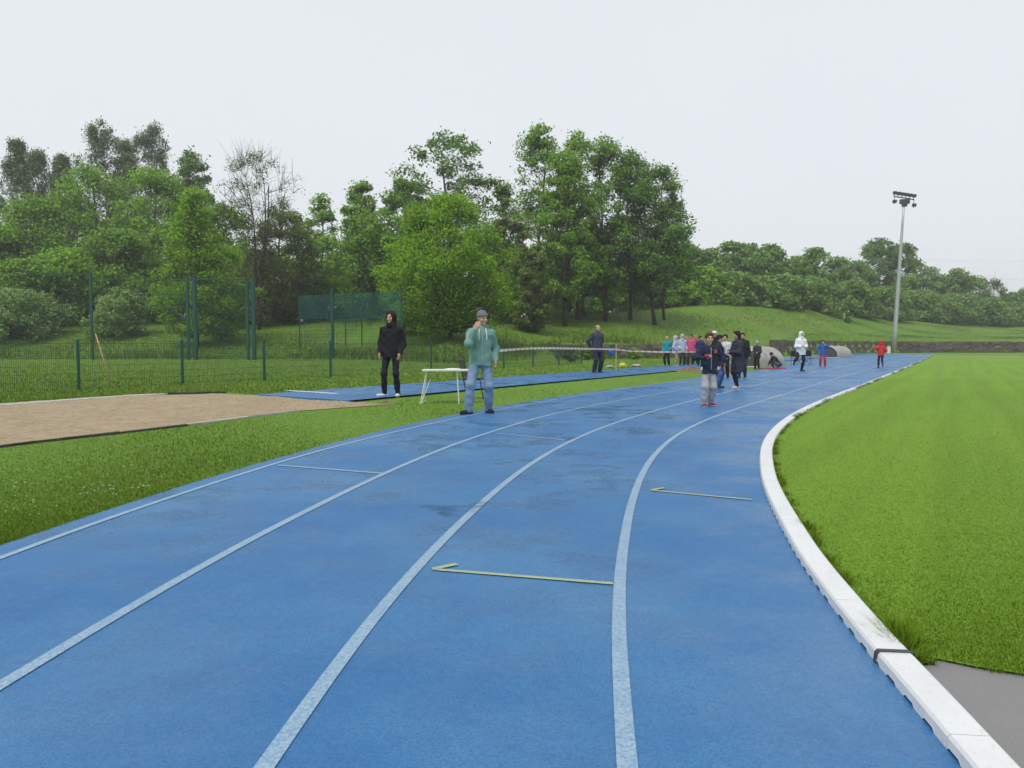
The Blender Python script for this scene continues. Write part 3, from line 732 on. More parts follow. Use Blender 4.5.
    loc_ = (P-C[idx])/(cr[idx][:, None]+1e-6); fn = out*.45+loc_*.55+RNG.normal(0, .25, (nleaf, 3)); fn[:, 2] += .75; fn /= np.linalg.norm(fn, axis=1)[:, None]
    return t, V, np.repeat(fn, 4, 0)
def leaf_mesh(name, V, mat, parent, fn):
    o = np_mesh(name, V, np.arange(len(V)).reshape(-1, 4), mat, parent, True); set_facing(o, fn); return o
def plant_tree(name, label, cat, u, Y, vtop, hw, vbot, mat, group=None, bark=None, usx=1.0, **kw):
    x, y = gp(u, Y); zg = tz(x, y)-.05
    ztop = at(u, vtop, Y)[2]; H = max(1.0, ztop-zg); rad = hw/F*Y
    base = max(.12*0+.1, at(u, vbot, Y)[2]-zg); base = min(base, H*.7)
    t, Vl, fn = make_tree(H, rad, base, sx=usx, **kw)
    root = thing(name, (x, y, zg), label, cat, group)
    t.build('trunk', bark or M_bark, root, smooth=True)
    leaf_mesh('crown', Vl, LEAF[mat], root, fn)
    return root
GW = 'trees of the wood on the left bank'
PT = plant_tree
# back row of birches, thin and drooping
for u, v, hw, lab in ((24, 137, 21, 'tall thin grey-green birch at the left end of the back row'), (44, 147, 20, 'thin birch second from the left in the back row'),
                      (68, 153, 22, 'lower birch filling the dip in the back row of birches'), (108, 117, 34, 'tallest drooping birch on the skyline at the left'),
                      (131, 138, 22, 'narrow birch close between the two tallest birches'), (157, 121, 36, 'broad dark birch right of the tallest birch on the skyline')):
    PT('birch_tree', lab, 'tree', u, 112, v, hw, 245, 'birch', GW, M_birch_bark, shape='birch', nclump=75, nleaf=11000, leaf=.24, droop=1.5, clump=.8, stray_=.25, trunk_r=.16)
PT('oak_tree', 'dark leafy tree with a notched edge right of the birches', 'tree', 196, 105, 150, 27, 260, 'dark', GW, shape='ovate', nclump=75, nleaf=9500, leaf=.28)
PT('leafy_tree', 'small dark treetop peeking out at the left edge behind the wood', 'tree', 4, 115, 192, 14, 290, 'dark', GW, nclump=40, nleaf=4000, leaf=.4)
for u, Y, v, hw, vb, mt, lab in (
    (95, 97, 164, 46, 330, 'mid', 'bright mid-green tree bulging below the tallest birch'), (160, 96, 168, 42, 330, 'mid', 'mid-green round tree below the broad dark birch'),
    (40, 92, 198, 46, 330, 'deep', 'dense green tree below the thin birches at the left'), (2, 88, 228, 44, 335, 'mid', 'leafy green tree cut by the left edge of the picture'),
    (126, 86, 232, 44, 338, 'deep', 'dark rounded tree in the middle of the left wood'), (225, 98, 205, 36, 320, 'mid', 'mid-green tree behind the right post of the fence gateway'),
    (70, 82, 250, 40, 342, 'mid', 'low bushy tree behind the single tall fence post'), (30, 79, 262, 40, 345, 'deep', 'low leafy tree over the grey-green bush at the left')):
    PT('leafy_tree', lab, 'tree', u, Y, v, hw, vb, mt, GW, shape='dome', nclump=85, nleaf=11000, leaf=.33)
PT('willow_bush', 'grey-green spreading bush low at the left edge', 'bush', 12, 72, 291, 46, 338, 'grey', GW, shape='dome', nclump=60, nleaf=8000, leaf=.24)
PT('willow_bush', 'rounded grey-green bush right of the single tall fence post', 'bush', 120, 74, 288, 30, 338, 'grey', GW, shape='dome', nclump=45, nleaf=6000, leaf=.24)
PT('young_lime_tree', 'bright yellow-green young tree behind the paired gateway posts', 'tree', 197, 69, 186, 40, 335, 'lime', None, shape='cone', nclump=95, nleaf=14000, leaf=.19, clump=1.0)
PT('young_lime_tree', 'low spreading yellow-green boughs left of the bare tree', 'bush', 222, 72, 248, 34, 335, 'lime', None, shape='round', nclump=50, nleaf=4200, leaf=.25, clump=.8)
PT('bare_tree', 'nearly leafless grey tree with upright forked twigs', 'tree', 260, 80, 149, 38, 268, 'brown', None, shape='vase', nclump=95, nleaf=2600, leaf=.17, clump=.8, forks=3, trunk_r=.24, twig=True)
PT('brownish_bush', 'brownish green bush behind the bare tree', 'bush', 285, 88, 205, 36, 330, 'brown', None, shape='round', nclump=70, nleaf=9000, leaf=.28)
PT('brownish_bush', 'low brownish thicket at the foot of the bare tree', 'bush', 262, 84, 262, 44, 334, 'brown', None, shape='round', nclump=50, nleaf=6000, leaf=.28)
PT('green_bush', 'low green bush seen under the ball net between the posts', 'bush', 345, 96, 285, 26, 330, 'deep', None, shape='dome', nclump=40, nleaf=4000, leaf=.3)
PT('leafy_tree', 'slim green tree standing in the gap right of the bare tree', 'tree', 322, 104, 195, 24, 300, 'mid', None, shape='ovate', nclump=60, nleaf=5000, leaf=.34)
PT('leafy_tree', 'low green tree filling the gap right of the bare tree', 'tree', 318, 96, 238, 34, 322, 'mid', None, nclump=60, nleaf=8000, leaf=.33)
PT('leafy_tree', 'green tree with one bough poking up left of the tall dark oak', 'tree', 362, 90, 180, 30, 325, 'mid', None, shape='ovate', nclump=75, nleaf=7500, leaf=.32)
PT('leafy_tree', 'dense green tree below the bough that pokes up', 'tree', 382, 84, 208, 40, 330, 'deep', None, nclump=75, nleaf=10000, leaf=.32)
PT('leafy_tree', 'dark green tree between the poking bough and the tall dark oak', 'tree', 408, 92, 176, 30, 325, 'deep', None, nclump=70, nleaf=8500, leaf=.33)
PT('oak_tree', 'tall dark oak with sky gaps behind the bright round maple', 'tree', 447, 88, 133, 47, 275, 'dark', None, shape='round', nclump=80, nleaf=7500, leaf=.32, clump=1.0)
PT('maple_tree', 'bright lime-green round maple behind the man in the green hoodie', 'tree', 450, 60, 196, 58, 330, 'lime', None, shape='broad', nclump=130, nleaf=30000, leaf=.18, clump=1.1)
PT('maple_tree', 'lime-green bushy shoulder tree left of the round maple', 'tree', 418, 68, 235, 36, 332, 'lime', None, shape='round', nclump=60, nleaf=8000, leaf=.25)
PT('leafy_tree', 'mid-green tree filling the gap between the lime maple and the tall grove', 'tree', 503, 94, 182, 25, 325, 'deep', None, shape='ovate', nclump=60, nleaf=7500, leaf=.28)
PT('copper_bush', 'dark brownish bush between the lime maple and the tall grove', 'bush', 528, 72, 246, 21, 333, 'brown', None, shape='col', nclump=50, nleaf=6500, leaf=.24)
PT('copper_bush', 'dark brown-green bush tucked under the left of the tall grove', 'bush', 506, 78, 215, 24, 325, 'brown', None, shape='col', nclump=50, nleaf=6000, leaf=.28)
GG = 'trees of the tall grove in the middle'
for u, Y, v, hw, vb, mt, lab, kw in (
    (541, 84, 125, 40, 300, 'mid', 'leftmost tree of the tall grove, loose crown reaching highest', dict(nclump=95, nleaf=10500)),
    (565, 80, 150, 36, 296, 'mid', 'lighter green tree of the tall grove standing in front', dict(nclump=80, nleaf=9000)),
    (577, 87, 131, 36, 270, 'mid', 'straight-trunked tree of the tall grove behind the lighter green one', dict(nclump=80, nleaf=8500)),
    (606, 85, 136, 42, 292, 'deep', 'dark tree of the tall grove with a thick twin trunk', dict(nclump=95, nleaf=12000, forks=2)),
    (630, 88, 152, 38, 285, 'dark', 'dark tree of the tall grove second from the right', dict(nclump=85, nleaf=10500)),
    (655, 86, 166, 46, 290, 'dark', 'rightmost dark tree of the tall grove with boughs over the bank', dict(nclump=100, nleaf=12000)),
    (664, 90, 205, 28, 282, 'deep', 'lower right-hand crown at the edge of the tall grove', dict(nclump=45, nleaf=4500)),
    (585, 92, 225, 62, 292, 'lime', 'light green low tree growing inside the tall grove', dict(nclump=90, nleaf=10000))):
    kw = dict(dict(leaf=.26, clump=1.0, shape='ovate'), **kw)
    PT('oak_tree', lab, 'tree', u, Y, v, hw, vb, mt, GG, trunk_r=.24 if hw > 30 else .17, **kw)
for u, Y, v, hw, lab in ((545, 108, 262, 30, 'left shaded bush seen between the trunks of the grove'), (590, 110, 266, 32, 'middle shaded bush seen between the trunks of the grove'),
                         (630, 112, 262, 30, 'right shaded bush seen between the trunks of the grove'), (480, 100, 240, 34, 'shaded bush behind the right side of the lime maple'), (660, 116, 250, 26, 'bush just right of the grove where the hilltop wood begins')):
    PT('shade_bush', lab, 'bush', u, Y, v, hw, 325, 'deep', None, nclump=50, nleaf=5500, leaf=.36)
# background wood that closes the gaps
GB = 'trees far back behind the wood and the grove'
for u, v, hw in ((15, 255, 34), (55, 240, 36), (98, 236, 36), (140, 240, 36), (180, 238, 34), (218, 236, 32), (250, 250, 30), (282, 246, 30), (312, 252, 28), (345, 250, 30), (380, 246, 30), (420, 240, 32), (465, 238, 32), (500, 240, 30), (530, 246, 28), (560, 250, 28), (595, 252, 28), (628, 250, 26), (655, 256, 24)):
    PT('leafy_tree', 'leafy green tree far back, closing the gaps behind the front trees', 'tree', u, 128, v, hw, 330, 'deep' if (u//7) % 2 else 'mid', GB, shape='dome', nclump=50, nleaf=4200, leaf=.5)
# hilltop wood on the right
GR = 'trees of the hilltop wood on the right'
RWD = [(668,252,22,'mid'),(688,245,24,'far'),(708,249,24,'far'),(727,243,24,'far'),(748,246,24,'far'),(768,244,22,'far'),(790,256,22,'far'),(812,249,24,'far'),(834,257,22,'far'),(856,262,22,'far'),
       (905,276,20,'far'),(922,268,20,'far'),(940,274,18,'far'),(955,268,20,'far'),(972,276,20,'far'),(1010,292,16,'far'),(1032,288,20,'far'),(1055,290,20,'far'),
       (700,268,26,'mid'),(735,272,28,'far'),(775,276,26,'far'),(815,280,28,'far'),(850,284,26,'far'),(885,288,26,'far'),(918,290,26,'far'),(950,294,26,'far'),(985,298,24,'far'),(1015,304,22,'far')]
for i, (u, v, hw, mt) in enumerate(RWD):
    c = float(np.interp(u, TU, TC)); back = i < 18; Y = c+(16 if back else 3)+RNG.uniform(-2, 3)
    lab = 'tree on the skyline of the hilltop wood at the right' if back else 'bushy tree at the front edge of the hilltop wood at the right'
    vb = 312 if u < 800 else (322 if u < 900 else 334)
    PT('leafy_tree', lab, 'tree', u, Y, v+RNG.uniform(-2, 2), hw*RNG.uniform(.9, 1.12), vb, mt, GR, shape='dome', nclump=60, nleaf=6000, leaf=.46, clump=hw/F*Y*.26)
PT('poplar_tree', 'tall dark rounded tree rising above the hilltop wood beside the floodlight', 'tree', 876, 178, 240, 17, 290, 'dark', None, shape='round', nclump=55, nleaf=5200, leaf=.5, clump=1.25)
PT('poplar_tree', 'second dark crown touching the floodlight mast above the wood', 'tree', 898, 180, 243, 16, 290, 'dark', None, shape='round', nclump=55, nleaf=5000, leaf=.5, clump=1.25)
PT('bare_tree', 'thin brownish half-bare tree near the right end of the hilltop wood', 'tree', 990, 178, 279, 15, 325, 'brown', None, shape='vase', nclump=45, nleaf=1800, leaf=.36, forks=2, twig=True, clump=1.0)
PT('brownish_bush', 'brownish bush in the hilltop wood right of the mast', 'bush', 960, 172, 296, 18, 330, 'brown', None, nclump=45, nleaf=4200, leaf=.45)
# small shrubs low down
PT('dark_shrub', 'small dark shrub at the end of the low mesh fence', 'shrub', 571, 50, 348, 7, 361, 'red', None, nclump=25, nleaf=2200, leaf=.09, trunk_r=.03)
PT('green_shrub', 'small green shrub by the low stone wall left of the grey-jacketed man', 'shrub', 587, 60, 351, 9, 360, 'deep', None, nclump=25, nleaf=2200, leaf=.1, trunk_r=.03)
PT('green_shrub', 'low weedy shrub against the stone wall right of the barrier stake', 'shrub', 634, 62, 354, 8, 361, 'mid', None, nclump=25, nleaf=1800, leaf=.1, trunk_r=.03)
PT('green_shrub', 'small dark round shrub on the bank above the terrace wall', 'shrub', 847, 122, 327, 3, 332, 'dark', None, nclump=20, nleaf=1200, leaf=.16, trunk_r=.03)

# ------------------------------------------------------------------ floodlight mast
pb = at(893.5, 350.5, 113); pz = tz(pb[0], pb[1]); 
mast = thing('floodlight_mast', (pb[0], pb[1], pz), 'tall slim grey floodlight mast with a crossbar of lamps', 'floodlight')
tp_ = at(904, 203, 113)-np.array(mast.location)
mb = MB(); mb.tube([(0,0,-.2), (0,0,.02)], .55, 8); mb.build('mast_base', M_conc, mast)
mb = MB(); mb.tube([np.array([0,0,0])+tp_*t for t in np.linspace(0, 1, 8)], np.linspace(.36, .15, 8), 12); mb.build('mast_pole', M_grey_metal, mast, smooth=True)
tl, tr = at(894.5, 196.5, 113)-np.array(mast.location), at(914, 199.5, 113)-np.array(mast.location)
mb = MB(); mb.tube([tl, tr], .09, 6); mb.tube([tl+[0,.35,.1], tr+[0,.35,.1]], .07, 6)
for t in (0, .33, .66, 1): p = tl+(tr-tl)*t; mb.tube([p, p+[0,.35,.1]], .05, 5)
mb.build('crossbar', M_dark_metal, mast)
c = (tl+tr)/2; mb = MB(); mb.box(c+[-.55,-.25,-.85], c+[.75,.35,-.2]); mb.box(c+[-.25,-.18,-1.25], c+[.4,.25,-.85]); mb.build('ballast_box', M_dark_metal, mast)
def lamp(p, rz):
    mb = MB(); mb.box((-.27,-.12,-.22), (.27,.16,.22), 0); mb.box((-.23,-.14,-.18), (.23,-.121,.18), 1); mb.box((-.05,.0,-.42), (.05,.06,-.22), 0)
    o = mb.build('floodlight', [M_dark_metal, M_lamp_glass], mast, loc=p); o.rotation_euler = (R(28), 0, rz)
for i in range(6): lamp(tl+(tr-tl)*(i/5)+np.array([0, -.1, .52]), R(-14+6*i))
for p in (tl, tr): lamp(p+np.array([0, -.12, -.75 if p is tl else -.85]), R(5))
mb = MB(); mb.tube([tl, tl+[0,0,-.6]], .04, 5); mb.tube([tr, tr+[0,0,-.7]], .04, 5); mb.build('hanger', M_dark_metal, mast)
p = at(888.5, 351, 110); mb = MB(); zb = tz(p[0], p[1]); mb.box((-.22,-.15,0), (.22,.15,.95)); mb.box((-.25,-.18,.95), (.25,.18,1.0)); mb.box((-.17,-.155,.12), (.17,-.151,.85))
tag(mb.build('power_cabinet', M_white_paint, loc=(p[0], p[1], zb)), 'small white electrical cabinet at the foot of the floodlight mast', 'cabinet')
p = at(844, 318.5, 128); zb = tz(p[0], p[1]); mb = MB(); mb.tube([(0,0,0),(0,0,.9)], .13, 8); mb.tube([(0,0,.9),(0,0,.98)], [.13,.04], 8); mb.box((-.14,-.14,.55), (.14,-.10,.72))
tag(mb.build('marker_post', M_white_paint, loc=(p[0], p[1], zb)), 'tiny white marker post on the grassy bank above the terrace', 'post')
for v0, v1, lab in ((261, 262.5, 'faint upper overhead wire in the sky at the right'), (279, 281, 'faint lower overhead wire in the sky at the right')):
    a = at(700, v0-3, 320); b_ = at(1300, v1+2, 300); mb = MB()
    mb.tube([a+(b_-a)*t+np.array([0,0,-3*4*t*(1-t)+3]) for t in np.linspace(0, 1, 16)], .028, 4); tag(mb.build('overhead_wire', M_grey_metal), lab, 'wire')

# ------------------------------------------------------------------ small objects
# wooden pole leaning on the fence
a = G(113, 388.5); b_ = at(95.5, 334, a[1]+.35); mb = MB(); mb.tube([a, a+(b_-a)*.5, b_], [.020, .021, .018], 8)
tag(mb.build('wooden_pole', M_wood, smooth=True), 'pale wooden pole leaning against the low green fence', 'pole')
# folding table
tc0 = G(448.5, 403); tb = thing('folding_table', (tc0[0], tc0[1], 0), 'white folding table with thin legs beside the man in the green hoodie', 'table', rz=R(3))
mb = MB(); mb.box((-.53,-.30,.680), (.55,.30,.695)); mb.box((-.515,-.295,.667), (.535,-.282,.679)); mb.box((-.515,.282,.667), (.535,.295,.679)); mb.build('tabletop', M_white_paint, tb)
for sx in (-1, 1):
    for sy in (-1, 1):
        mb = MB(); mb.tube([(sx*.44, sy*.24, .66), (sx*.50-.06, sy*.27, 0)] if sx < 0 else [(sx*.18, sy*.24, .66), (sx*.22, sy*.27, 0)], .0085, 8); mb.build('leg', M_white_paint, tb)
for pp in ([(-.50,-.26,.04), (-.50,.26,.04)], [(-.54,-.27,.02), (-.36,-.20,.5)], [(.21,-.26,.12), (.21,.26,.12)]): mb = MB(); mb.tube(pp, .006, 6); mb.build('stretcher', M_white_paint, tb)
mb = MB(); mb.box((-.05,-.2,.6955), (.25,.02,.712), rz=.2); mb.box((-.02,-.18,.7122), (.22,.0,.72), rz=-.1)
tag(mb.build('paper_sheets', M_paper, loc=(tc0[0], tc0[1], 0)), 'stack of white papers lying on the folding table', 'papers')
# dark folding chair beside the table
cc = G(471, 398.5); ch = thing('folding_chair', (cc[0], cc[1], 0), 'black chair half hidden behind the man in the green hoodie', 'chair', rz=R(78))
mb = MB()
for s in (-1, 1): mb.tube([(s*.2,.02,0), (s*.2,.12,.45), (s*.2,.22,.86)], .014, 6); mb.tube([(s*.2,.10,.44), (s*.2,-.26,.43), (s*.2,-.34,0)], .014, 6)
mb.build('chair_frame', M_black_plastic, ch)
mb = MB(); mb.box((-.2,-.26,.43), (.2,.12,.465)); mb.build('seat', M_black_plastic, ch)
mb = MB(); V = []; 
for i in range(7):
    x = -.2+.4*i/6; V += [[x, .125+.03*math.cos((i-3)*.6), .48], [x, .225+.03*math.cos((i-3)*.6), .87]]
V2 = [[v[0], v[1]+.018, v[2]] for v in V]
mb.add(V+V2, [(2*i, 2*i+1, 2*i+3, 2*i+2) for i in range(6)]+[(14+2*i, 14+2*i+2, 14+2*i+3, 14+2*i+1) for i in range(6)]+[(2*i+1, 15+2*i, 17+2*i, 2*i+3) for i in range(6)]); mb.build('backrest', M_black_plastic, ch)
# barrier tape on stakes
def stake(u, Y, v_top, mat, label, lean=0):
    p = gp(u, Y); z1 = at(u, v_top, Y)[2]; mb = MB(); mb.tube([(0,0,-.05),(lean,0,z1)], .014, 8); mb.tube([(lean,0,z1),(lean,0,z1+.02)], [.014,.006], 8)
    return tag(mb.build('barrier_stake', mat, loc=(p[0], p[1], tz(*p)), smooth=False), label, 'stake')
M_stake = simple('pale_stake', (.62,.60,.34), .6, .15, 10, bmp=0)
stake(487, 17.5, 349, M_stake, 'barrier stake hidden behind the man in the green hoodie')
stake(616, 34, 344.5, M_stake, 'thin pale yellow barrier stake holding the tape beside the runway')
stake(702, 38, 350, M_stake, 'barrier stake ending the tape behind the boy in the navy jacket')
tpz = [(487,17.5,351.8),(500,18.8,350.6),(515,20.4,349.4),(531,22,348.4),(550,24.2,348.2),(570,26.6,348.5),(597,30,349.0),(615.5,33.9,349.4),(632,34.7,351.2),(660,36,352),(702,37.9,352)]
mb = MB(); P = [at(u, v, Y) for u, Y, v in tpz]; n = 260; lo = []
for i in range(n+1):
    p = along_poly(P, i/n); tw = .035*math.cos(.5*math.sin(i*.035)); lo += [p+[0,.0,-tw], p+[.0,.012*math.sin(i*.12),tw]]
V = lo+[q+np.array([0,.003,0]) for q in lo]; k = len(lo)
Fc = [(2*i, 2*i+2, 2*i+3, 2*i+1) for i in range(n)]+[(k+2*i, k+2*i+1, k+2*i+3, k+2*i+2) for i in range(n)]
mi = [1 if (i % 5) in (3, 4) else 0 for i in range(n)]*2
tag(np_mesh('barrier_tape', V, Fc, [M_tape_w, M_tape_r], midx=mi), 'white and red barrier tape strung along the runway', 'barrier tape')
# bags
def blob(name, loc, size, mat, seed, label, cat, nu=14, nv=9, ln=.14, rz=0, strap=None):
    r = random.Random(seed); ph = [r.uniform(0,6.28) for _ in range(6)]; V = []; Fc = []
    for i in range(nv+1):
        t = math.pi*i/nv
        for j in range(nu):
            a = 2*math.pi*j/nu; q = 1+ln*math.sin(2*a+ph[0]+t*2)+ln*.7*math.sin(3*a+ph[1]-t*3)+ln*.5*math.sin(5*a+ph[2]+4*t)
            z = size[2]*(.5-.5*math.cos(t)*1.0); V.append([size[0]*.5*q*math.sin(t)**.7*math.cos(a), size[1]*.5*q*math.sin(t)**.7*math.sin(a), z])
    for i in range(nv):
        for j in range(nu): Fc.append((i*nu+j, i*nu+(j+1) % nu, (i+1)*nu+(j+1) % nu, (i+1)*nu+j))
    if strap:
        root = thing(name, loc, label, cat, rz=rz); np_mesh('bag_body', V, Fc, mat, root, True)
        m2 = MB(); m2.tube([(-size[0]*.25,0,size[2]*.9), (-size[0]*.12,0,size[2]*1.3), (size[0]*.12,0,size[2]*1.3), (size[0]*.25,0,size[2]*.9)], .012, 6); m2.build('handle', strap, root); return root
    o = np_mesh(name, V, Fc, mat, None, True, loc=loc); o.rotation_euler.z = rz; return tag(o, label, cat)
M_yel = cloth('yellow_fabric', (.62,.60,.10)); M_blue = cloth('blue_fabric', (.03,.12,.42)); M_lgrey = cloth('light_grey_fabric', (.45,.45,.44)); M_dblk = cloth('black_fabric', (.02,.02,.024))
q = G(622.5, 368, .02); blob('yellow_bag', (q[0], q[1], .02), (.42,.3,.26), M_yel, 1, 'bright yellow bag lying beside the runway near the stake', 'bag', strap=M_yel)
q = G(611, 368, 0); blob('white_bag', (q[0], q[1]+.5, .0), (.4,.28,.12), M_lgrey, 2, 'flat pale bag lying left of the yellow bag', 'bag', strap=M_lgrey)
q = G(636, 367, 0); blob('grey_bag', (q[0], q[1], .0), (.5,.3,.17), M_lgrey, 3, 'low grey bag lying right of the yellow bag', 'bag', strap=M_dblk)
q = at(611, 352.5, 34.05); blob('blue_rucksack', (q[0]+.02, q[1], q[2]-.14), (.30,.16,.26), M_blue, 4, 'small blue rucksack hanging from the pale barrier stake', 'bag', strap=M_blue)
# earth heaps on the grass strip
def heap(u, v, sx, sy, h, seed, label, mat=M_dirt):
    r = random.Random(seed); p = G(u, v); V = []; Fc = []; nu, nv = 26, 7
    for i in range(nv+1):
        t = i/nv
        for j in range(nu):
            a = 2*math.pi*j/nu; q = (1+.2*math.sin(2*a+seed)+.14*math.sin(5*a+seed*2))*t
            V.append([sx*q*math.cos(a), sy*q*math.sin(a), h*(1-t)**.8*(1+.35*math.sin(3*a+i))+r.uniform(0, .04)*(1-t) - .01*t])
    for i in range(nv):
        for j in range(nu): Fc.append((i*nu+j, (i+1)*nu+j, (i+1)*nu+(j+1) % nu, i*nu+(j+1) % nu))
    tag(np_mesh('earth_heap', V, Fc, mat, smooth=True, loc=(p[0], p[1], .0)), label, 'heap')
heap(690, 371.5, 1.1, .8, .16, 3, 'low brown earth heap on the grass strip left of the boy')
heap(726, 372, .42, .5, .42, 5, 'light brown earth heap between the boy and the woman in the long coat')
heap(386, 404, .35, .14, .03, 6, 'thin dark smear of earth at the corner of the sand pit')
# crash-mat covers: quarter-barrel sheets with dark end panels
def cover(u, v, w_, h, L, label):
    p = G(u, v); root = thing('mat_cover', (p[0], p[1], 0), label, 'cover', 'curved grey covers beside the track')
    n = 12; prof = []
    for i in range(n+1):
        t = i/n*math.pi/2; prof.append((-w_+w_*math.sin(t)**.9, h*math.cos(t)**.8 if t < 1.57 else 0))
    def P3(a, z, l): q = np.array([.6,-.8,0])*a+np.array([.8,.6,0])*l; return [q[0], q[1], z]
    V = [P3(a, max(z, .005), l) for l in np.linspace(0, L, 6) for a, z in prof]; k = n+1
    Fc = [(r_*k+i, r_*k+i+1, (r_+1)*k+i+1, (r_+1)*k+i) for r_ in range(5) for i in range(n)]
    V += [[x-.0, y, z-.02] for x, y, z in V[:6*k]]; Fc += [(6*k+r_*k+i, 6*k+(r_+1)*k+i, 6*k+(r_+1)*k+i+1, 6*k+r_*k+i+1) for r_ in range(5) for i in range(n)]
    np_mesh('cover_sheet', V, Fc, M_cover, root, True)
    for l in (.04, L-.04):
        V = [P3(-w_, .0, l)]+[P3(a, max(0, z-.022), l) for a, z in prof]; V2 = [P3(-w_, .0, l+.02)]+[P3(a, max(0, z-.022), l+.02) for a, z in prof]; kk = len(V)
        np_mesh('end_panel', V+V2, [tuple(range(kk)), tuple(2*kk-1-i for i in range(kk))]+[(i, (i+1) % kk, kk+(i+1) % kk, kk+i) for i in range(kk)], M_cover_dark, root)
    m2 = MB(); m2.tube([P3(a, max(z, .0)+.012, -.01) for a, z in prof], .022, 6); m2.tube([P3(-w_, .03, -.03), P3(.0, .03, -.03)], .025, 6); m2.build('edge_tube', M_white_paint, root)
    m2 = MB(); m2.add([P3(-w_-.01, .0, .03), P3(-w_-.01, .0, L-.03), P3(-w_-.01, h-.03, L-.03), P3(-w_-.01, h-.03, .03)], [(0,1,2,3)]); m2.build('back_panel', M_cover_dark, root)
cover(758, 367.5, 1.35, 1.12, 2.45, 'larger-looking near grey cover with a dark end, beside the crouching person')
cover(838, 358.0, 1.35, 1.12, 2.45, 'distant grey curved cover behind the child in red trousers')
for u, v, rz, lab in ((767, 369.3, .4, 'flat red mat on the ground left of the crouching person'), (779, 368.8, .1, 'flat red mat on the ground in front of the crouching person')):
    q = G(u, v); mb = MB(); mb.box((-.3,-.2,0), (.3,.2,.04)); mb.box((-.28,-.18,.04), (.28,.18,.05)); o = mb.build('red_mat', M_red_mat, loc=(q[0], q[1], .008)); o.rotation_euler.z = rz; tag(o, lab, 'mat')
# dark camp chair behind the person in white
for u, v, rz, lab in ((796.5, 365, .5, 'dark folding camp chair behind the left of the person in white'), (807, 364.5, -.4, 'dark folding camp chair behind the right of the person in white')):
    q = G(u, v); root = thing('camp_chair', (q[0], q[1], 0), lab, 'chair', rz=rz)
    mb = MB(); mb.tube([(-.22,-.2,0),(.22,-.2,.42)], .014, 6); mb.tube([(.22,-.2,0),(-.22,-.2,.42)], .014, 6); mb.tube([(-.22,.2,0),(-.22,.26,.85)], .014, 6); mb.tube([(.22,.2,0),(.22,.26,.85)], .014, 6); mb.build('chair_frame', M_black_plastic, root)
    mb = MB(); mb.box((-.23,-.22,.40), (.23,.2,.42)); mb.build('seat', M_dblk, root); mb = MB(); mb.box((-.22,.235,.5), (.22,.255,.84)); mb.build('backrest', M_dblk, root)

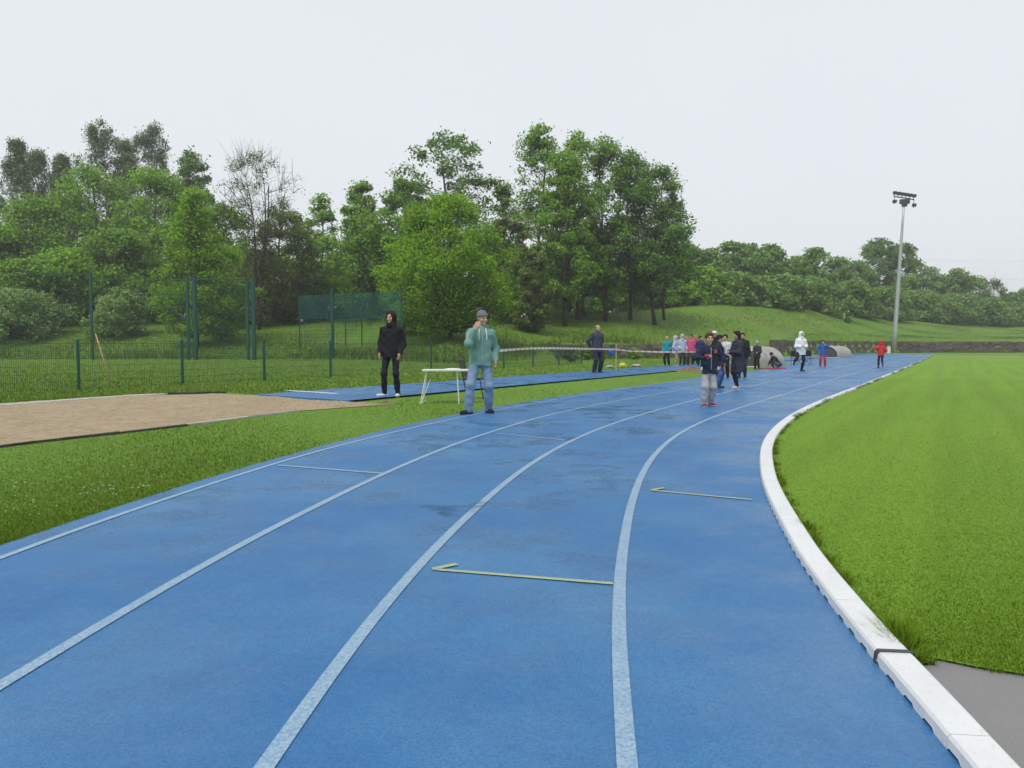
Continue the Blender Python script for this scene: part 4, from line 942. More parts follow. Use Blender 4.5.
# ------------------------------------------------------------------ people: smooth-blended distance fields meshed with surface nets
def nrmv(a): a = np.asarray(a, float); return a/(np.linalg.norm(a)+1e-9)
class Field:
    def __init__(s, k=.02): s.p = []; s.k = k; s.cuts = []; s.lo = np.full(3, 9.); s.hi = np.full(3, -9.)
    def bb(s, pts, r):
        for p in pts: s.lo = np.minimum(s.lo, np.asarray(p)-r); s.hi = np.maximum(s.hi, np.asarray(p)+r)
    def cap(s, a, b, ra, rb, k=None):
        a = np.asarray(a, float); b = np.asarray(b, float); s.bb([a, b], max(ra, rb)); s.p.append(('c', (a, b, ra, rb), k or s.k)); return s
    def ell(s, c, r, M=None, k=None):
        c = np.asarray(c, float); r = np.asarray(r, float); s.bb([c], r.max()); s.p.append(('e', (c, r, M), k or s.k)); return s
    def tor(s, p0, p1, side, prof, k=None):
        p0 = np.asarray(p0, float); p1 = np.asarray(p1, float); ax = p1-p0
        rm = max(max(a, b) for _, a, b in prof); s.bb([p0+ax*prof[0][0], p0+ax*prof[-1][0]], rm); s.p.append(('t', (p0, p1, np.asarray(side, float), prof), k or s.k)); return s
    def cut_ell(s, c, r, M=None): s.cuts.append(('e', (np.asarray(c, float), np.asarray(r, float), M))); return s
    def cut_plane(s, p, n): s.cuts.append(('p', (np.asarray(p, float), nrmv(n)))); return s   # keeps the side opposite n
    @staticmethod
    def ev(t, q, P):
        if t == 'c':
            a, b, ra, rb = q; d = b-a; h = np.clip(((P-a)@d)/(d@d+1e-12), 0, 1); return np.linalg.norm(P-a-h[..., None]*d, axis=-1)-(ra+(rb-ra)*h)
        if t == 'e':
            c, r, M = q; X = P-c
            if M is not None: X = X@M
            n = np.linalg.norm(X/r, axis=-1); g = np.linalg.norm(X/(r*r), axis=-1)+1e-9; return np.where(n < .3, (n-1)*r.min(), n*(n-1)/g)
        if t == 'p':
            p, n = q; return (P-p)@n
        p0, p1, side, prof = q; ax = p1-p0; L = np.linalg.norm(ax); ax = ax/L; sd = nrmv(side-ax*(side@ax)); fw = np.cross(ax, sd)
        X = P-p0; t_ = X@ax/L; x = X@sd; y = X@fw; ts = [a for a, _, _ in prof]
        a = np.interp(t_, ts, [v for _, v, _ in prof]); b = np.interp(t_, ts, [v for _, _, v in prof])
        d = (np.sqrt((x/a)**2+(y/b)**2)-1)*np.minimum(a, b); return np.maximum(d, np.maximum((t_-ts[-1])*L, (ts[0]-t_)*L))
    def mesh(s, vox, wob=0.0, wf=14.0, seed=0.0):
        lo = s.lo-vox*3; n = np.ceil((s.hi+vox*3-lo)/vox).astype(int)+1
        g = [lo[i]+np.arange(n[i])*vox for i in range(3)]
        P = np.stack(np.meshgrid(*g, indexing='ij'), -1); D = None
        for t, q, k in s.p:
            d = s.ev(t, q, P)
            if D is None: D = d
            else: h = np.clip(.5+.5*(D-d)/k, 0, 1); D = D*(1-h)+d*h-k*h*(1-h)
        if wob: D = D + wob*(np.sin(P[..., 0]*wf*1.1+seed+P[..., 2]*wf*.6)*np.sin(P[..., 2]*wf+P[..., 1]*wf*.8+seed*2)+.6*np.sin(P[..., 2]*wf*2.1+seed)*np.sin(P[..., 0]*wf*1.7-P[..., 1]*wf))
        for t, q in s.cuts: D = np.maximum(D, -s.ev(t, q, P) if t == 'e' else s.ev(t, q, P))
        S = D < 0; nx, ny, nz = S.shape
        c = [(i, j, k) for i in (0, 1) for j in (0, 1) for k in (0, 1)]
        sub = {q: S[q[0]:nx-1+q[0], q[1]:ny-1+q[1], q[2]:nz-1+q[2]] for q in c}
        cnt = sum(v.astype(np.int8) for v in sub.values()); act = (cnt > 0) & (cnt < 8); ids = np.full(act.shape, -1); ii = np.argwhere(act); ids[act] = np.arange(len(ii))
        acc = np.zeros((len(ii), 3)); w_ = np.zeros(len(ii))
        for a in c:
            for ax in range(3):
                if a[ax]: continue
                b = list(a); b[ax] = 1; da = D[ii[:, 0]+a[0], ii[:, 1]+a[1], ii[:, 2]+a[2]]; db = D[ii[:, 0]+b[0], ii[:, 1]+b[1], ii[:, 2]+b[2]]
                m_ = (da < 0) != (db < 0); t = np.where(m_, da/(da-db+1e-12), 0); p = np.tile(np.array(a, float), (len(ii), 1)); p[:, ax] = t; acc += p*m_[:, None]; w_ += m_
        V = lo+(ii+acc/w_[:, None])*vox; Fs = []
        for ax in range(3):
            o1, o2 = [(1, 2), (2, 0), (0, 1)][ax]
            sl0 = [slice(1, -1)]*3; sl0[ax] = slice(0, -1); sl1 = list(sl0); sl1[ax] = slice(1, None)
            A_ = S[tuple(sl0)]; B_ = S[tuple(sl1)]; e = np.argwhere(A_ != B_)
            if not len(e): continue
            e0 = e.copy(); e0[:, o1] += 1; e0[:, o2] += 1
            def idv(d1, d2):
                q = e0.copy(); q[:, o1] -= d1; q[:, o2] -= d2; return ids[q[:, 0], q[:, 1], q[:, 2]]
            quad = np.stack([idv(1, 1), idv(0, 1), idv(0, 0), idv(1, 0)], 1); fl = ~A_[tuple(e.T)]
            quad[fl] = quad[fl][:, ::-1]; Fs.append(quad)
        return V, np.vstack(Fs)

def ik(a, b, l1, l2, pole):
    a = np.asarray(a, float); b = np.asarray(b, float); d = b-a; L = np.linalg.norm(d)
    if L > (l1+l2)*.999: b = a+d/L*(l1+l2)*.999; d = b-a; L = np.linalg.norm(d)
    x = (l1*l1-l2*l2+L*L)/(2*L); h = math.sqrt(max(l1*l1-x*x, 0)); u = d/L; p = np.asarray(pole, float); p = nrmv(p-u*(p@u)); return a+u*x+p*h, b
def rotm(yaw, pitch=0, roll=0):
    return np.array(Matrix.Rotation(yaw, 3, 'Z') @ Matrix.Rotation(pitch, 3, 'X') @ Matrix.Rotation(roll, 3, 'Y'))

def person(label, pos, yaw, H, pose=None, top=None, legs=None, shoes=None, head=None, kid=0.0, vox=.012, group=None, build=1.0, items=None):
    """pos = ground point; local frame faces -Y, its own left hand is +X"""
    pose = pose or {}; root = thing('person', (pos[0], pos[1], pos[2] if len(pos) > 2 else 0), label, 'person', group, rz=yaw)
    hs = H/1.75*(1+kid); sb = (H-.235*hs)/1.515; w_ = build
    pel = np.array([0, 0, .93*sb])+np.array(pose.get('pelvis', (0, 0, 0))); lean = np.array(pose.get('lean', (0, 0, 0)))
    neck = pel+np.array([0, 0, .545*sb])+lean
    spine = nrmv(neck-pel); side = np.array(pose.get('side', (1, 0, 0)), float); fwd = np.cross(spine, side); fwd = -np.abs(1)*nrmv(np.cross(side, spine)) if np.cross(side, spine)[1] > 0 else nrmv(np.cross(side, spine))
    hipL, hipR = pel+side*.09*sb*w_-spine*.03*sb, pel-side*.09*sb*w_-spine*.03*sb
    shL, shR = neck+side*.168*sb*w_-spine*.098*sb, neck-side*.168*sb*w_-spine*.098*sb
    fL = np.array(pose.get('footL', (.11, 0, .08)))*[sb, sb, sb]; fR = np.array(pose.get('footR', (-.11, 0, .08)))*[sb, sb, sb]
    kL, fL = ik(hipL, fL, .43*sb, .42*sb, pose.get('kneeL', (.1, -1, 0))); kR, fR = ik(hipR, fR, .43*sb, .42*sb, pose.get('kneeR', (-.1, -1, 0)))
    wL = pel+np.array(pose.get('handL', (.27, -.06, -.08)))*sb*[w_, 1, 1]; wR = pel+np.array(pose.get('handR', (-.27, -.06, -.08)))*sb*[w_, 1, 1]
    if pose.get('abs'): wL = np.array(pose['handL'])*sb; wR = np.array(pose['handR'])*sb
    eL, wL = ik(shL, wL, .285*sb, .255*sb, pose.get('elbL', (.5, 1, -.2))); eR, wR = ik(shR, wR, .285*sb, .255*sb, pose.get('elbR', (-.5, 1, -.2)))
    HM = rotm(pose.get('hyaw', 0), pose.get('hpitch', 0), pose.get('hroll', 0)); hv = lambda x, y, z: HM@(np.array([x, y, z])*hs)
    hc = neck+spine*.035*sb+np.array([0, -.012, 0])*hs+HM@np.array([0, -.01, .125])*hs
    b = Field(.025*sb)
    for hp, kn, ft, tx in ((hipL, kL, fL, pose.get('toeL', .2)), (hipR, kR, fR, pose.get('toeR', -.2))):
        b.cap(hp, kn, .075*sb*w_, .05*sb, .04); b.cap(kn, ft, .05*sb, .034*sb)
        b.cap(kn*.65+ft*.35+np.array([0, .012, 0]), kn*.4+ft*.6, .046*sb, .036*sb)
        td = pose.get('toedL' if hp is hipL else 'toedR', (math.sin(tx), -math.cos(tx), -.25)); b.cap(ft+[0, 0, -.03*sb], ft+np.array(td)*.15*sb+np.array([0, 0, -.01]), .034*sb, .026*sb)
    b.tor(pel-spine*.06*sb, neck, side, [(-.02, .135*sb*w_, .10*sb*w_), (.15, .15*sb*w_, .105*sb*w_), (.45, .132*sb*w_, .095*sb*w_), (.78, .16*sb*w_, .10*sb*w_), (.95, .11*sb*w_, .07*sb), (1.02, .06*sb, .05*sb)], .04)
    b.cap(neck-spine*.03*sb, neck+spine*.10*sb+np.array([0, -.01, 0]), .058*sb, .050*hs)
    for sh, el, wr, sgn, cu in ((shL, eL, wL, 1, pose.get('curlL', .5)), (shR, eR, wR, -1, pose.get('curlR', .5))):
        b.cap(neck*.7+sh*.3-spine*.02, sh, .055*sb, .056*sb, .04); b.cap(sh, el, .048*sb, .038*sb); b.cap(el, wr, .037*sb, .025*sb)
        fd = nrmv(wr-el); fd = nrmv(fd+np.array(pose.get('hdirL' if sgn > 0 else 'hdirR', (0, 0, 0)))); pn = nrmv(np.array(pose.get('palmL' if sgn > 0 else 'palmR', (-sgn, 0, 0)))); pn = nrmv(pn-fd*(pn@fd)); ac = np.cross(fd, pn)*(1 if sgn > 0 else -1)
        ac = ac if ac@fwd > 0 else -ac     # thumb side forward
        kn = wr+fd*.085*sb; b.cap(wr+fd*.02*sb+ac*.014*sb, kn+ac*.022*sb, .020*sb, .017*sb); b.cap(wr+fd*.02*sb-ac*.014*sb, kn-ac*.022*sb, .020*sb, .017*sb)
        for fi, ln in enumerate((.075, .082, .076, .06)):
            o = kn+ac*(.03-.02*fi)*sb; d1 = nrmv(fd+pn*cu*.5); d2 = nrmv(fd+pn*cu*1.6); m1 = o+d1*ln*.5*sb; b.cap(o-fd*.02*sb, m1, .0098*sb, .009*sb, .006); b.cap(m1, m1+d2*ln*.5*sb, .009*sb, .0075*sb, .006)
        tb = wr+fd*.03*sb+ac*.03*sb; td = nrmv(fd+ac*.9+pn*.4); b.cap(tb, tb+td*.04*sb, .0125*sb, .011*sb, .008); b.cap(tb+td*.04*sb, tb+nrmv(td+fd*.8)*.072*sb, .0105*sb, .009*sb, .006)
    # head
    b.ell(hc+hv(0, .012, .025), np.array([.074, .093, .092])*hs, HM, .03); b.ell(hc+hv(0, -.022, -.045), np.array([.056, .066, .072])*hs, HM, .03)
    b.ell(hc+hv(0, -.082, -.095), np.array([.022, .018, .016])*hs, HM, .02); b.cap(hc+hv(0, -.090, .012), hc+hv(0, -.112, -.030), .010*hs, .015*hs, .012)
    b.ell(hc+hv(0, -.078, .025), np.array([.05, .016, .012])*hs, HM, .015); b.ell(hc+hv(0, -.088, -.062), np.array([.022, .012, .010])*hs, HM, .008)
    for sx in (-1, 1):
        b.ell(hc+hv(sx*.076, .012, -.008), np.array([.011, .02, .032])*hs, HM, .008); b.ell(hc+hv(sx*.042, -.066, -.03), np.array([.022, .018, .02])*hs, HM, .02)
    V, Q = b.mesh(vox); cen = V[Q].mean(1); mi = np.zeros(len(Q), int); loc = (cen-hc)@HM/hs
    for sx in (-1, 1): mi[(np.hypot(loc[:, 0]-sx*.032, (loc[:, 2]-.004)*1.5) < max(.0125, vox*.6)) & (loc[:, 1] < -.05)] = 1
    mi[(np.abs(loc[:, 0]) < .026) & (np.abs(loc[:, 2]+.062) < max(.007, vox*.45)) & (loc[:, 1] < -.06)] = 2
    np_mesh('body', V, Q, [M_skin, M_eye, M_lip], root, True, mi)
    J = dict(hc=hc, HM=HM, hv=hv, hs=hs, sb=sb, pel=pel, neck=neck, wL=wL, wR=wR, eL=eL, eR=eR, shL=shL, shR=shR, spine=spine, side=side, fwd=fwd, root=root, kL=kL, kR=kR, fL=fL, fR=fR)
    gv = vox*1.0; sd = hash(label) % 100/10.0
    def legwear(name, col, lo=.06, r=(.098, .072, .058), short=False, k=.05):
        f = Field(k)
        f.tor(pel-spine*.06*sb, neck, side, [(-.06, .135*sb*w_, .115*sb*w_), (.08, .168*sb*w_, .125*sb*w_), (.22, .155*sb*w_, .118*sb*w_)], .05)
        for hp, kn, ft in ((hipL, kL, fL), (hipR, kR, fR)):
            f.cap(hp, kn, r[0]*sb*w_, r[1]*sb)
            if not short:
                e = ft+nrmv(ft-kn)*.03*sb; f.cap(kn, e, r[1]*sb, r[2]*sb)
                f.cap(kn*.6+ft*.4+[0, .01, 0], kn*.35+ft*.65, (r[1]+r[2])*.5*sb, r[2]*sb)
        if not pose.get('nofloor'): f.cut_plane((0, 0, lo*.5*sb), (0, 0, -1))
        V, Q = f.mesh(gv, .004, 21, sd); return np_mesh(name, V, Q, cloth(*col), root, True)
    def topwear(name, col, hem=-.16, puff=.03, wob=.005, sleeve=1.0, flare=0.0, k=.045, wf=13, collar=True):
        f = Field(k); pf = puff*sb
        f.tor(pel-spine*.06*sb, neck, side, [(hem, .172*sb*w_+pf+flare, .128*sb*w_+pf+flare), (.10, .166*sb*w_+pf, .128*sb*w_+pf), (.45, .15*sb*w_+pf, .12*sb*w_+pf), (.80, .165*sb*w_+pf, .108*sb*w_+pf), (.95, .11*sb*w_+pf*.8, .08*sb+pf*.6), (1.04, .062*sb+pf*.3, .058*sb+pf*.3)], .05)
        for sh, el, wr in ((shL, eL, wL), (shR, eR, wR)):
            f.cap(neck*.75+sh*.25-spine*.035*sb, sh, .050*sb+pf*.3, .058*sb+pf*.45, .05)
            if sleeve > .5: f.cap(sh, el, .058*sb+pf*.7, .050*sb+pf*.6); f.cap(el, el+(wr-el)*.98, .050*sb+pf*.6, .036*sb+pf*.35)
            else: f.cap(sh, el*.7+sh*.3, .056*sb+pf*.5, .056*sb+pf*.5)
        if collar: f.cap(neck+spine*.0, neck+spine*.045*sb, .066*sb, .064*sb, .02)
        V, Q = f.mesh(gv, wob, wf, sd); return np_mesh(name, V, Q, cloth(*col), root, True)
    if legs: legwear(**legs)
    jk = topwear(**top) if top else None; J['top'] = jk
    if shoes:
        for nm, ft, tx, key in (('L', fL, pose.get('toeL', .2), 'toedL'), ('R', fR, pose.get('toeR', -.2), 'toedR')):
            f = Field(.02*sb); td = np.array(pose.get(key, (math.sin(tx), -math.cos(tx), 0)), float); td = nrmv(td); hl = ft+np.array([0, 0, -.04*sb])-td*.05*sb
            f.cap(hl, hl+td*.20*sb, .040*sb, .036*sb); f.cap(ft+[0, 0, .0], hl+td*.06*sb, .043*sb, .042*sb)
            if abs(td[2]) < .2: f.cut_plane((0, 0, ft[2]-.078*sb), (0, 0, -1))
            V, Q = f.mesh(min(vox, .011)); o = np_mesh('shoe', V, Q, cloth(*shoes), root, True)
            f = Field(.01); f.cap(hl+[0, 0, -.028*sb], hl+td*.20*sb+np.array([0, 0, -.028*sb]), .042*sb, .038*sb)
            f.cut_plane(hl+np.array([0, 0, -.020*sb]), (0, 0, 1)); f.cut_plane(hl+np.array([0, 0, -.0385*sb]), (0, 0, -1)); V, Q = f.mesh(min(vox, .009))
            np_mesh('sole', V, Q, cloth('pale_sole', (.55, .55, .53)) if sum(shoes[1]) > .3 else cloth('dark_sole', (.03, .03, .03)), o, True)
    def headwear(kind, col, **kw):
        f = Field(.02*hs)
        if kind == 'hair':
            f.ell(hc+hv(0, .018, .032), np.array([.088, .106, .100])*hs, HM)
            if kw.get('long'): f.cap(hc+hv(0, .06, -.02), hc+hv(0, .075, -.20), .075*hs, .05*hs); f.cap(hc+hv(.06, .03, -.02), hc+hv(.065, .03, -.15), .04*hs, .025*hs); f.cap(hc+hv(-.06, .03, -.02), hc+hv(-.065, .03, -.15), .04*hs, .025*hs)
            if kw.get('tail'): f.cap(hc+hv(0, .10, .04), hc+hv(0, .14, -.10), .035*hs, .02*hs)
            f.cap(hc+hv(-.03, -.066, .092), hc+hv(.04, -.062, .094), .022*hs, .022*hs)
            f.cut_ell(hc+hv(0, -.115, -.035), np.array([.072, .085, .105])*hs, HM); f.cut_plane(hc+hv(0, 0, -.062 if not kw.get('long') else -.4), HM@np.array([0, -.25, -1.]))
            nm = 'hair'
        elif kind == 'short':
            f.ell(hc+hv(0, .022, .022), np.array([.081, .096, .090])*hs, HM); f.cut_ell(hc+hv(0, -.09, -.0), np.array([.09, .10, .16])*hs, HM); f.cut_plane(hc+hv(0, 0, -.05), HM@np.array([0, -.2, -1.])); nm = 'hair'
        elif kind == 'beanie':
            f.ell(hc+hv(0, .010, .040), np.array([.090, .108, .100])*hs, HM); f.cut_plane(hc+hv(0, -.03, .030), HM@np.array([0, -.20, -1.])); nm = 'hat'
        elif kind == 'cap':
            f.ell(hc+hv(0, .010, .035), np.array([.088, .106, .092])*hs, HM); f.cut_plane(hc+hv(0, 0, .035), HM@np.array([0, -.1, -1.])); nm = 'cap'
        else:       # hood
            f.ell(hc+hv(0, .022, .018), np.array([.108, .125, .130])*hs, HM); f.cap(hc+hv(0, .05, -.07), neck+np.array([0, .02, -.01]), .10*hs, .105*sb)
            f.cap(hc+hv(0, -.05, -.15), hc+hv(0, .03, -.13), .075*hs, .09*hs); f.cut_ell(hc+hv(0, -.105, -.012), np.array([.066, .085, .100])*hs, HM); nm = 'hood'
        V, Q = f.mesh(min(gv, .012), .003 if kind in ('hair', 'hood') else .0015, 30, sd); o = np_mesh(nm, V, Q, cloth(*col), root, True)
        if kind == 'beanie':
            f = Field(.02); f.ell(hc+hv(0, .008, .040), np.array([.094, .112, .075])*hs, HM); f.cut_plane(hc+hv(0, -.03, .030), HM@np.array([0, -.20, -1.])); f.cut_plane(hc+hv(0, -.03, .062), HM@np.array([0, .20, 1.])); V, Q = f.mesh(.009)
            np_mesh('hat_cuff', V, Q, cloth(*col), o, True)
        if kind == 'cap':
            f = Field(.02); f.ell(hc+hv(0, -.10, .040), np.array([.075, .085, .012])*hs, HM); V, Q = f.mesh(.009); np_mesh('peak', V, Q, cloth(*col), o, True)
    for hd in (head or []): headwear(hd[0], hd[1], **(hd[2] if len(hd) > 2 else {}))
    return J

# --- man in the green hoodie, mid-stride, right hand raised to his chin
g = G(481.5, 413.5); Hm = (at(486, 310, g[1])[2])
J = person('man in green hoodie, blue jeans and grey beanie with one hand raised to his chin', g, R(12), 1.80, dict(
    footL=(.13, .05, .08), footR=(-.24, -.10, .08), toeL=.25, toeR=-1.0, kneeL=(.1, -1, 0), kneeR=(-.35, -1, 0), pelvis=(-.02, 0, -.015),
    handR=(-.13, -.27, .50), elbR=(-.45, -.1, -1), handL=(.245, -.06, -.02), elbL=(.35, 1, 0), hdirR=(.25, -.1, .8), palmR=(.3, 1, 0), curlR=.75, hyaw=.42, hpitch=.12, lean=(.015, -.02, 0)),
    top=dict(name='hoodie', col=('sea_green_fleece', (.18, .335, .28)), hem=-.06, puff=.030, wob=.009, wf=15), legs=dict(name='jeans', col=('light_blue_denim', (.20, .30, .44)), r=(.096, .074, .066)),
    shoes=('black_shoe_fabric', (.03, .03, .032)), head=[('beanie', ('grey_knit', (.17, .175, .19)))], build=1.02, vox=.009)
r_ = J['root']; ms = M_paper
mb = MB()
for sx in (-1, 1):
    p0 = J['neck']+J['side']*sx*.055+np.array([0, -.125, -.02]); mb2 = MB(); mb2.tube([p0, p0+[sx*.01, -.045, -.07], p0+[sx*.012, -.055, -.15], p0+[sx*.012, -.055, -.19]], [.007, .007, .007, .009], 6); mb2.build('drawstring', ms, J['top'])
f = Field(.03); f.cap(J['neck']+[-.10, .02, .01], J['neck']+[.0, .085, .0], .045, .06); f.cap(J['neck']+[.0, .085, .0], J['neck']+[.10, .02, .01], .06, .045); V, Q = f.mesh(.01, .002)
np_mesh('hood', V, Q, cloth('sea_green_fleece', (.18, .335, .28)), r_, True)
f = Field(.03); f.cap(J['neck']+[-.125, -.035, -.01], J['neck']+[-.07, .03, .045], .022, .024); V, Q = f.mesh(.009); np_mesh('hood_lining', V, Q, cloth('white_fleece', (.75, .76, .76)), r_, True)
mb = MB(); mb.tube([J['pel']+[0, -.165, .02], J['pel']+[0, -.172, .25], J['neck']+[0, -.125, -.06]], .006, 5); mb.build('zip', M_grey_metal, J['top'])
# --- person in black with the hood up
g = G(392, 397.2)
J = person('person in black with hood up and white trainers standing on the runway end', g, R(-8), at(391, 312, g[1])[2], dict(
    footL=(.125, .0, .08), footR=(-.15, -.03, .08), toeL=.15, toeR=-.75, handL=(.215, -.12, -.03), handR=(-.215, -.12, -.02), elbL=(.45, 1, 0), elbR=(-.45, 1, 0), palmL=(-1, 0, 0), hyaw=-.2, curlL=.3, curlR=.3),
    top=dict(name='jacket', col=('black_shell', (.016, .016, .021)), hem=-.10, puff=.030, wob=.008, wf=15, k=.05), legs=dict(name='trousers', col=('black_jersey', (.017, .018, .028)), r=(.082, .060, .048)),
    shoes=('white_leather', (.74, .74, .74)), head=[('hood', ('black_hood', (.020, .018, .020)))], vox=.010)
# --- man in grey jacket on the runway
g = G(597, 373.6)
person('balding man in dark grey jacket and dark trousers standing on the runway behind the tape', g, R(35), at(597, 325, g[1])[2], dict(
    footL=(.13, 0, .08), footR=(-.13, .02, .08), handR=(-.22, .10, .0), handL=(.22, .10, .02), elbL=(1, .6, 0), elbR=(-1, .6, 0), hyaw=.2), top=dict(name='jacket', col=('slate_shell', (.05, .055, .085)), puff=.04, wob=.007),
    legs=dict(name='trousers', col=('dark_trouser', (.028, .034, .055)), r=(.10, .08, .072)), shoes=('dark_shoe', (.04, .045, .05)), head=[('short', ('grey_hair', (.22, .20, .19)))], build=1.1, vox=.013)
# --- boy in navy jacket coming towards the camera
g = G(708, 406.5)
J = person('boy in navy jacket, pale grey jogging trousers and red shoes walking towards the camera', g, R(4), at(708, 332.5, g[1])[2], dict(
    footL=(.10, .10, .09), footR=(-.13, -.06, .08), toeL=.35, toeR=-.1, handR=(-.17, -.26, .26), elbR=(-1, .1, -.5), handL=(.27, -.10, .06), elbL=(1, .3, -.2), hyaw=-.05, hpitch=.08, curlR=1.0, hdirR=(.1, -.2, .6)),
    top=dict(name='jacket', col=('navy_quilt', (.022, .032, .062)), hem=-.12, puff=.028, wob=.011, wf=22), legs=dict(name='joggers', col=('pale_grey_jersey', (.40, .41, .43)), r=(.092, .082, .070)),
    shoes=('red_trainer', (.40, .035, .04)), head=[('hair', ('brown_hair', (.12, .055, .03)))], kid=.16, vox=.010, build=.98)
mb = MB(); wr = J['wR']; mb.tube([wr+[-.03, -.05, .05], wr+[.0, -.06, .03], wr+[.05, -.06, .02]], [.03, .036, .03], 8); mb.build('red_cuff', cloth('red_knit', (.45, .04, .06)), J['top'])
mb = MB(); mb.tube([J['pel']+[0, -.155, -.02], J['pel']+[0, -.162, .2], J['neck']+[0, -.13, -.03]], .005, 5); mb.build('zip', M_grey_metal, J['top'])
c = J['neck']+np.array([.085, -.152, -.11]); mb = MB(); mb.box(c-[.03, .004, .035], c+[.03, .004, .035]); mb.build('chest_badge', cloth('badge_red', (.35, .09, .12)), J['top'])
mb = MB()
for sx in (-1, 1): mb3 = MB(); mb3.box(J['pel']+[sx*.165-.012, -.10, -.03], J['pel']+[sx*.165+.012, -.075, .03]); mb3.build('pocket_lining', M_paper, J['top'])
# --- person in dark jacket and jeans behind the boy
g = G(718.5, 388.5)
person('person in a dark jacket and blue jeans turned sideways just behind the boy', g, R(70), at(716, 335, g[1])[2], dict(footL=(.08, 0, .08), footR=(-.09, .08, .08), handL=(.16, -.30, .10), handR=(-.16, -.30, .12), elbL=(.7, .8, -.4), elbR=(-.7, .8, -.4), hyaw=.2),
    top=dict(name='jacket', col=('dark_navy_shell', (.022, .024, .036)), puff=.04, wob=.006), legs=dict(name='jeans', col=('blue_denim', (.06, .13, .28))), shoes=('dark_shoe', (.04, .045, .05)), head=[('hair', ('dark_hair', (.025, .020, .018)))], kid=.05, vox=.012)
# --- person whose white cap shows over them, and child in white and black
g = G(713.5, 379); person('person in a white cap and dark jacket partly hidden behind the boy', g, R(10), at(713, 331, g[1])[2], dict(handL=(.2, -.2, .1)), top=dict(name='jacket', col=('black_fleece', (.02, .021, .026)), puff=.035), legs=dict(name='trousers', col=('dark_trouser', (.028, .034, .055))),
    shoes=('dark_shoe', (.04, .045, .05)), head=[('cap', ('white_cotton', (.72, .72, .70)))], vox=.014)
g = G(725, 378); J = person('child in a white and black jacket beside the woman in the long coat', g, R(-30), at(724, 334.5, g[1])[2], dict(handL=(.2, -.22, .12), handR=(-.2, -.22, .14)), top=dict(name='jacket', col=('white_shell', (.62, .63, .66)), puff=.035), legs=dict(name='trousers', col=('black_jersey', (.017, .018, .028))),
    shoes=('dark_shoe', (.04, .045, .05)), head=[('hair', ('dark_hair', (.025, .020, .018)))], kid=.12, vox=.014)
f = Field(.03); f.tor(J['pel'], J['neck'], J['side'], [(.28, .195, .165), (.42, .197, .165)]); V, Q = f.mesh(.014); np_mesh('jacket_band', V, Q, cloth('black_fleece', (.02, .021, .026)), J['top'], True)
# --- woman in the long dark coat holding papers
g = G(737, 388.5)
J = person('woman in a long dark coat with dark hair holding papers, seen from the side', g, R(-80), at(736, 331, g[1])[2], dict(footL=(.09, -.05, .08), footR=(-.10, .06, .08), handL=(.12, -.30, .18), handR=(-.12, -.30, .17), elbL=(.6, .8, -.5), elbR=(-.6, .8, -.5), hpitch=.12),
    top=dict(name='coat', col=('charcoal_quilt', (.040, .044, .062)), hem=-.62, puff=.035, wob=.006, flare=.01), legs=dict(name='leggings', col=('black_jersey', (.017, .018, .028)), r=(.085, .062, .046)), shoes=('pale_pink_trainer', (.62, .50, .50)),
    head=[('hair', ('dark_hair', (.025, .020, .018)), dict(long=True))], vox=.012, build=1.05)
q = (J['wL']+J['wR'])/2+np.array([0, -.10, .05]); mb = MB(); mb.box(q+[-.10, -.012, -.09], q+[.10, .0, .09]); mb.box(q+[-.11, .001, -.11], q+[.11, .008, .08])
o = mb.build('paper_sheets', M_paper); o.matrix_world = Matrix.Translation(J['root'].location) @ Matrix.Rotation(R(-80), 4, 'Z'); tag(o, 'papers held by the woman in the long dark coat', 'papers')
# --- person behind the woman
g = G(742, 377.5); person('dark-haired person in black standing right behind the woman in the long coat', g, R(-20), at(741, 333, g[1])[2], dict(), top=dict(name='jacket', col=('black_fleece', (.02, .021, .026)), puff=.04), legs=dict(name='trousers', col=('dark_trouser', (.028, .034, .055))),
    shoes=('dark_shoe', (.04, .045, .05)), head=[('hair', ('dark_hair', (.025, .020, .018)))], vox=.015)
# --- child with the grey hat
g = G(757, 369.3); person('child in a grey hat and dark jacket standing in front of the near grey cover', g, R(-40), at(757, 341, g[1])[2], dict(handL=(.14, -.28, .12), handR=(-.14, -.30, .10), hpitch=.2), top=dict(name='jacket', col=('dark_green_grey_shell', (.035, .042, .05)), puff=.045), legs=dict(name='trousers', col=('black_jersey', (.017, .018, .028))),
    shoes=('dark_shoe', (.04, .045, .05)), head=[('beanie', ('pale_grey_knit', (.38, .39, .40)))], kid=.15, vox=.015)
# --- crouching person
g = G(776, 368.8); person('person in dark clothes crouching down over the red mats', g, R(-75), 1.45, dict(pelvis=(0, .12, -.50), lean=(0, -.30, -.10), footL=(.13, .05, .08), footR=(-.12, -.10, .08), kneeL=(.3, -1, .6), kneeR=(-.3, -1, .6), abs=True, handL=(.16, -.50, .14), handR=(-.12, -.52, .16), elbL=(1, .2, 0), elbR=(-1, .2, 0), hpitch=.55, nofloor=1),
    top=dict(name='jacket', col=('dark_slate_shell', (.035, .038, .05)), puff=.035), legs=dict(name='trousers', col=('grey_jersey', (.12, .12, .135))), shoes=('pale_pink_trainer', (.62, .50, .50)), head=[('hair', ('dark_hair', (.025, .020, .018)))], kid=.1, vox=.014)
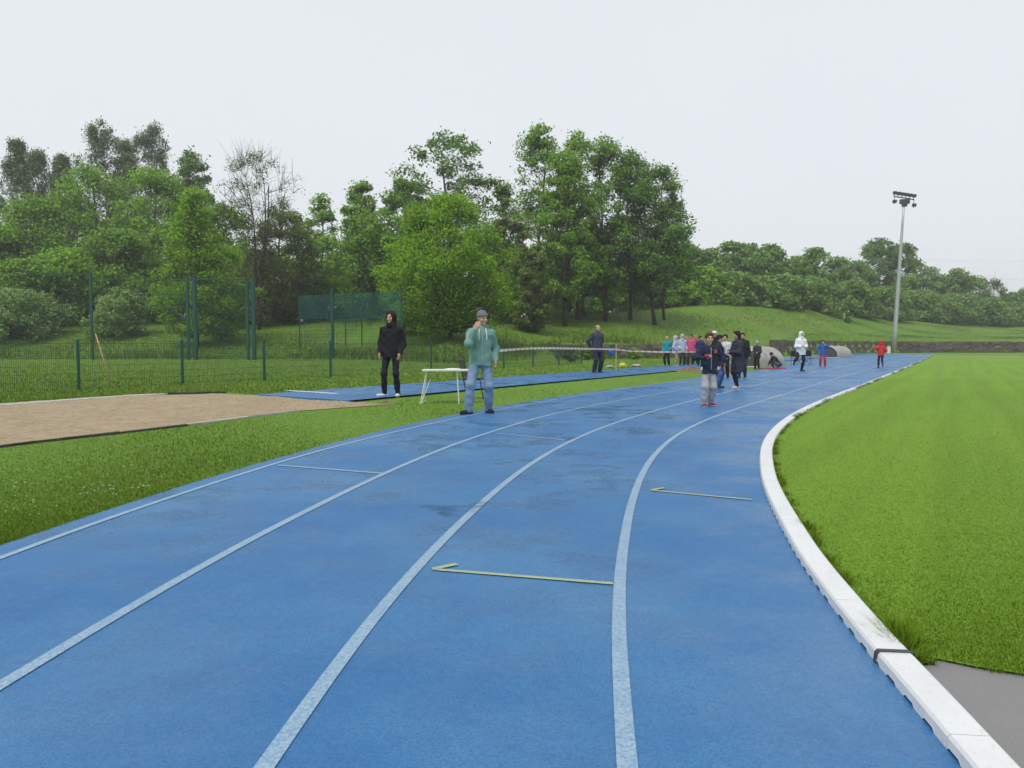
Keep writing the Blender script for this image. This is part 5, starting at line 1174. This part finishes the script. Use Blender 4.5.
# --- white hooded person
g = G(800.5, 371.2); person('person in a white jacket with the hood up standing on one leg on the track', g, R(10), at(800, 331.8, g[1])[2], dict(footL=(.05, 0, .08), footR=(-.12, .30, .46), kneeR=(-.35, -1, .2), toedR=(0, .4, -.8), handL=(.12, -.22, .14), handR=(-.12, -.22, .16), elbL=(.5, .5, -.6), elbR=(-.5, .5, -.6)),
    top=dict(name='jacket', col=('bright_white_shell', (.80, .81, .84)), hem=-.24, puff=.038, wob=.007), legs=dict(name='leggings', col=('black_jersey', (.017, .018, .028)), r=(.092, .066, .050)), shoes=('navy_trainer', (.03, .05, .10)), head=[('hood', ('bright_white_shell', (.80, .81, .84)))], vox=.014)
# --- child in blue top and red trousers
g = G(822.5, 366.8); person('child in a blue top and red trousers raising one hand to the face', g, R(-20), at(822, 340, g[1])[2], dict(footL=(.15, 0, .08), footR=(-.15, 0, .08), handL=(.20, -.20, .50), elbL=(1, 0, -.6), handR=(-.24, -.10, .05)),
    top=dict(name='jacket', col=('royal_blue_shell', (.035, .12, .40)), puff=.035), legs=dict(name='joggers', col=('red_jersey', (.50, .045, .06)), r=(.092, .075, .062)), shoes=('red_trainer', (.40, .035, .04)), head=[('hair', ('dark_hair', (.025, .020, .018)))], kid=.12, vox=.016)
# --- running child in red
g = G(880.5, 368.2); person('child in a red hooded top and dark leggings running away with one arm out', g, R(165), at(881, 340.5, g[1])[2], dict(footL=(.08, -.22, .10), footR=(-.06, .30, .30), toedR=(0, .3, -.9), kneeL=(0, -1, .2), handL=(.50, .02, .30), elbL=(.2, 1, -.4), handR=(-.26, -.25, .12), lean=(0, -.06, 0)),
    top=dict(name='hooded_top', col=('bright_red_shell', (.55, .035, .05)), puff=.035), legs=dict(name='leggings', col=('dark_navy_jersey', (.02, .03, .07)), r=(.085, .062, .048)), shoes=('navy_trainer', (.03, .05, .10)), head=[('hood', ('bright_red_shell', (.55, .035, .05)))], kid=.12, vox=.016)
# --- group of children by the tape
GK = 'children waiting at the end of the runway'
for u, v, vt, rz, tc_, lc, hd, lab, extra in (
    (667, 366.5, 336, -35, ('teal_shell', (.03, .27, .34)), ('black_jersey', (.017, .018, .028)), [('short', ('fair_hair', (.40, .26, .12)))], 'child in a teal jacket and black trousers, first from the left by the tape', {}),
    (675, 366.8, 336, 70, ('lavender_shell', (.42, .44, .66)), ('beige_jersey', (.38, .25, .18)), [('hood', ('lavender_grey', (.45, .48, .58)))], 'child in a hooded lavender jacket and beige leggings by the tape', {}),
    (682, 365.5, 334.5, 10, ('pale_blue_shell', (.45, .52, .62)), ('dark_trouser', (.028, .034, .055)), [('hood', ('pale_blue_shell', (.45, .52, .62)))], 'child in a hooded pale blue jacket and dark trousers by the tape', {}),
    (686, 364.2, 336, 40, ('pale_yellow_shell', (.58, .56, .22)), ('grey_jersey', (.12, .12, .135)), [('hair', ('fair_hair', (.40, .26, .12)))], 'child in a pale yellow jacket half hidden in the group by the tape', {}),
    (690.5, 365.5, 334, -20, ('hot_pink_shell', (.62, .10, .22)), ('charcoal_jersey', (.05, .05, .06)), [('hair', ('brown_hair', (.12, .055, .03)))], 'child in a hot pink jacket in the group by the tape', {}),
    (695, 364.2, 335, 20, ('crimson_shell', (.40, .03, .06)), ('dark_trouser', (.028, .034, .055)), [('hair', ('fair_hair', (.40, .26, .12)))], 'child in a crimson jacket behind the pink jacket by the tape', {}),
    (700, 366.3, 336, 5, ('purple_navy_shell', (.035, .03, .14)), ('black_jersey', (.017, .018, .028)), [('hair', ('dark_hair', (.025, .020, .018)))], 'child in a dark purple jacket, last on the right of the group by the tape', {})):
    g = G(u, v); person(lab, g, R(rz), at(u, vt, g[1])[2], dict(handL=(.24, -.12, .02+.08*math.sin(u)), handR=(-.22, -.14, .06*math.cos(u*2)), hyaw=.3*math.sin(u*3), footL=(.10, .04*math.sin(u), .08), footR=(-.11, -.05*math.sin(u), .08)),
        top=dict(name='jacket', col=tc_, puff=.04), legs=dict(name='trousers', col=lc), shoes=('pale_trainer', (.50, .50, .46)) if u < 680 else ('dark_shoe', (.04, .045, .05)), head=hd, kid=.08, vox=.017, group=GK)

# ------------------------------------------------------------------ haze box round the whole scene
mb = MB(); mb.box((-640, -640, -1.0), (640, 640, 40)); hz = mb.build('haze', M_haze); tag(hz, 'thin pale haze in the wet air', kind='stuff')
